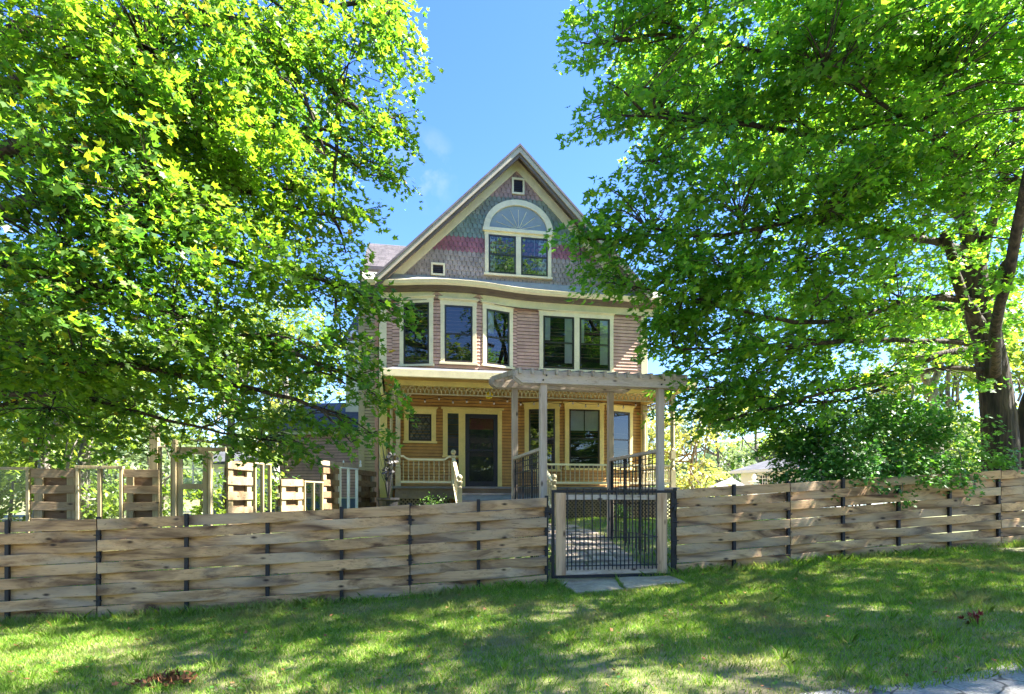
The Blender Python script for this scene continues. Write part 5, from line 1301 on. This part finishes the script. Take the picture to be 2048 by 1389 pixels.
for x0, x1 in ((1522,1536),(1542,1556)):
    s0 = GF.px(x0,960)[0]; s1 = GF.px(x1,960)[0]; z1 = GF.px(x0,951)[1]; z0 = GF.px(x0,972)[1]
    q = MB(); q.box(GF, s0, s1, z0, z1, 0, .03); wo_ = q.build('window', M['room'], gar)
    q = MB()
    for k in range(4):
        s = s0+(s1-s0)*k/3; q.box(GF, s-.015, s+.015, z0, z1, .03, .05)
    for k in range(4):
        z = z0+(z1-z0)*k/3; q.box(GF, s0, s1, z-.015, z+.015, .03, .052)
    q.build('muntins', M['white'], wo_)
cb_ = P(1450, 1000, 23); cb_.z = g(cb_.x, cb_.y)
can = thing('canopy_tent', cb_, 'low grey canvas canopy left of the white garage', 'canopy')
q = MB(); ap = P(1462, 955, 23.5); e0 = P(1410, 978, 23); e1 = P(1488, 975, 23); b0_ = P(1415,975,25.5); b1_ = P(1492,972,25.5)
q.add([e0,e1,b1_,b0_,ap], [(0,1,4),(1,2,4),(2,3,4),(3,0,4),(0,3,2,1)]); q.build('canopy', M['canvas'], can)
q = MB()
for e in (e0,e1,b0_,b1_): q.tube([e, Vector((e.x,e.y,g(e.x,e.y)))], .03, 6)
q.build('legs', M['iron'], can)
for (x, y, Y, lab) in ((1463,956,18.5,'white turned post finial in front of the grey canopy'), (1508,950,18.3,'taller square white post before the garage wall')):
    p = P(x, y, Y); z0 = g(p.x, p.y); q = MB(); F = Frame(p, p+Vector((1,.19,0)))
    q.box(F, -.07, .07, z0, p.z-.22, -.07, .07); q.box(F, -.12, .12, p.z-.22, p.z-.18, -.12, .12); q.lathe((p.x,p.y,p.z-.18), [(.05,0),(.03,.03),(.07,.09),(.075,.12),(.04,.17),(.012,.2)], 10)
    tag(q.build('finial_post', M['white'], None, (p.x,p.y,z0)), lab, 'post')

# ------------------------------------------------------------ grass
def patch(X, Y):
    return (np.sin(X*1.9+1.3*np.sin(Y*1.4))+np.sin(Y*2.7+X*.9+2)+np.sin(X*4.3-Y*3.1)*.6+np.sin(X*8.7+Y*6.1)*.4)/3
def grass(n, U0, U1, W0, W1, hmin, hmax, wdt, dens_fn=None, near_bias=1.0):
    U = RNG.uniform(U0, U1, n); Wd = W0+(W1-W0)*RNG.random(n)**near_bias
    X, Y = fence_axes(U, Wd)
    p = patch(X, Y); k = RNG.random(n) < np.clip(.85-.55*np.clip(p,0,1), .25, 1)
    inview = np.abs(X) < np.maximum(Y, .5)*.9+.4
    k &= inview
    if dens_fn is not None: k &= dens_fn(X, Y)
    X, Y = X[k], Y[k]; p = p[k]; n = len(X)
    h = RNG.uniform(hmin, hmax, n)*(1-.35*np.clip(p,0,1)); a_ = RNG.uniform(0, 6.28, n); w = wdt*RNG.uniform(.6,1.3,n); lean = RNG.uniform(.1,1.1,n)*h; la = RNG.uniform(0,6.28,n)
    Z = ground(X, Y)-.005
    ca, sa = np.cos(a_)*w/2, np.sin(a_)*w/2; lx_, ly_ = np.cos(la)*lean, np.sin(la)*lean
    v = np.stack([np.stack([X-ca,Y-sa,Z],-1), np.stack([X+ca,Y+sa,Z],-1), np.stack([X+ca*.7+lx_*.35,Y+sa*.7+ly_*.35,Z+h*.6],-1), np.stack([X+lx_,Y+ly_,Z+h],-1), np.stack([X-ca*.7+lx_*.35,Y-sa*.7+ly_*.35,Z+h*.6],-1)], 1)
    return v
def tufts(nt_, per):
    U = np.repeat(RNG.uniform(-1.5, 13.5, nt_), per); Wd = np.repeat(RNG.uniform(-4.5, -.1, nt_), per); X, Y = fence_axes(U, Wd)
    n = len(X); r = RNG.random(n)*.05; t = RNG.uniform(0, 6.28, n); dx, dy = np.cos(t), np.sin(t); X = X+dx*r; Y = Y+dy*r
    k = not_slab(X, Y); X, Y, dx, dy, r = X[k], Y[k], dx[k], dy[k], r[k]; n = len(X)
    h = RNG.uniform(.06, .12, n); w = .006; le = h*(.25+r*12); Z = ground(X, Y)-.005; a_ = RNG.uniform(0,6.28,n); ca, sa = np.cos(a_)*w/2, np.sin(a_)*w/2
    return np.stack([np.stack([X-ca,Y-sa,Z],-1), np.stack([X+ca,Y+sa,Z],-1), np.stack([X+ca*.7+dx*le*.35,Y+sa*.7+dy*le*.35,Z+h*.6],-1), np.stack([X+dx*le,Y+dy*le,Z+h*.95],-1), np.stack([X-ca*.7+dx*le*.35,Y-sa*.7+dy*le*.35,Z+h*.6],-1)], 1)
slab_polys = [slabA, slabB]
def not_slab(X, Y):
    m = np.ones(len(X), bool)
    for poly in slab_polys:
        ins = np.zeros(len(X), bool); m2 = len(poly)
        for i in range(m2):
            x1, y1 = poly[i]; x2, y2 = poly[(i+1) % m2]
            c = ((y1 > Y) != (y2 > Y)) & (X < (x2-x1)*(Y-y1)/(y2-y1+1e-9)+x1); ins ^= c
        m &= ~ins
    return m
def not_path(X, Y):
    m = np.ones(len(X), bool)
    for f in np.linspace(0, 1, 30):
        c = cen(f); m &= (X-c.x)**2+(Y-c.y)**2 > .58**2
    return m & (((X-H.O.x)*(-H.n.x)+(Y-H.O.y)*(-H.n.y)) < -PD-.0)
gv = [grass(400000, -1.5, 13.5, -4.64, -.02, .025, .062, .0052, not_slab, .8),
      grass(20000, -1.5, 15.5, -.22, .1, .05, .15, .006, not_slab), tufts(170, 30), grass(6000, 2, 13, -4.72, -4.55, .03, .07, .006),
      grass(60000, 4, 14, .1, 6.0, .03, .08, .008, not_path), grass(30000, -3, 5, .1, 6.0, .03, .08, .009, not_path)]
V = np.concatenate(gv); n = len(V)
me = bpy.data.meshes.new('grass'); me.vertices.add(n*5); me.vertices.foreach_set('co', V.astype(np.float32).ravel())
me.loops.add(n*5); me.loops.foreach_set('vertex_index', np.arange(n*5, dtype=np.int32)); me.polygons.add(n); me.polygons.foreach_set('loop_start', np.arange(0, n*5, 5, dtype=np.int32)); me.update(calc_edges=True)
tag(link_mesh('grass', me, M['grass']), 'short patchy green grass with brown worn spots', 'grass', kind='stuff')
# clover and broadleaf weeds in the lawn
n = 9000; U = RNG.uniform(-1.5, 13.5, n); Wd = RNG.uniform(-4.6, -.1, n); X, Y = fence_axes(U, Wd); k = (patch(X+5, Y*1.3) > .25) & not_slab(X, Y); X, Y = X[k], Y[k]; n = len(X)
me = leaf_mesh('clover', np.stack([X,Y,ground(X,Y)+RNG.uniform(.01,.04,n)],-1), RNG.uniform(0,6.28,n), RNG.normal(-.1,.3,n), RNG.normal(0,.3,n), RNG.uniform(.015,.04,n), QUAD*np.array([1.5,1,1]))
tag(link_mesh('clover', me, M['leafS']), 'small dark broadleaf weeds scattered through the lawn', 'weeds', kind='stuff')
n = 420; U = RNG.uniform(-1.5, 13.5, n); Wd = RNG.uniform(-4.6, -.1, n); X, Y = fence_axes(U, Wd)
me = leaf_mesh('fallen_leaves', np.stack([X,Y,ground(X,Y)+RNG.uniform(.02,.045,n)],-1), RNG.uniform(0,6.28,n), RNG.normal(0,.35,n), RNG.normal(0,.4,n), RNG.uniform(.02,.055,n), LEAF)
tag(link_mesh('fallen_leaves', me, M['dry']), 'dry brown leaves scattered thinly over the lawn', 'fallen leaves', kind='stuff')
def leaf_heap(x, y, n, rx_, ry_, mat, label):
    c = gpx(x, y); cz = g(*c); X = c[0]+RNG.normal(0, rx_, n); Y = c[1]+RNG.normal(0, ry_, n)
    me = leaf_mesh('leaf_cluster', np.stack([X,Y,ground(X,Y)+RNG.uniform(.02,.08,n)],-1), RNG.uniform(0,6.28,n), RNG.normal(0,.7,n), RNG.normal(0,.7,n), RNG.uniform(.035,.075,n), LEAF)
    o = link_mesh('leaf_cluster', me, mat, None, (c[0],c[1],cz)); tag(o, label, 'dead leaves')
leaf_heap(332, 1372, 80, .11, .05, M['dry'], 'orange brown clump of dead leaves in the left foreground grass')
leaf_heap(1948, 1247, 26, .06, .035, M['red'], 'dark red clump of withered leaves on the right lawn')
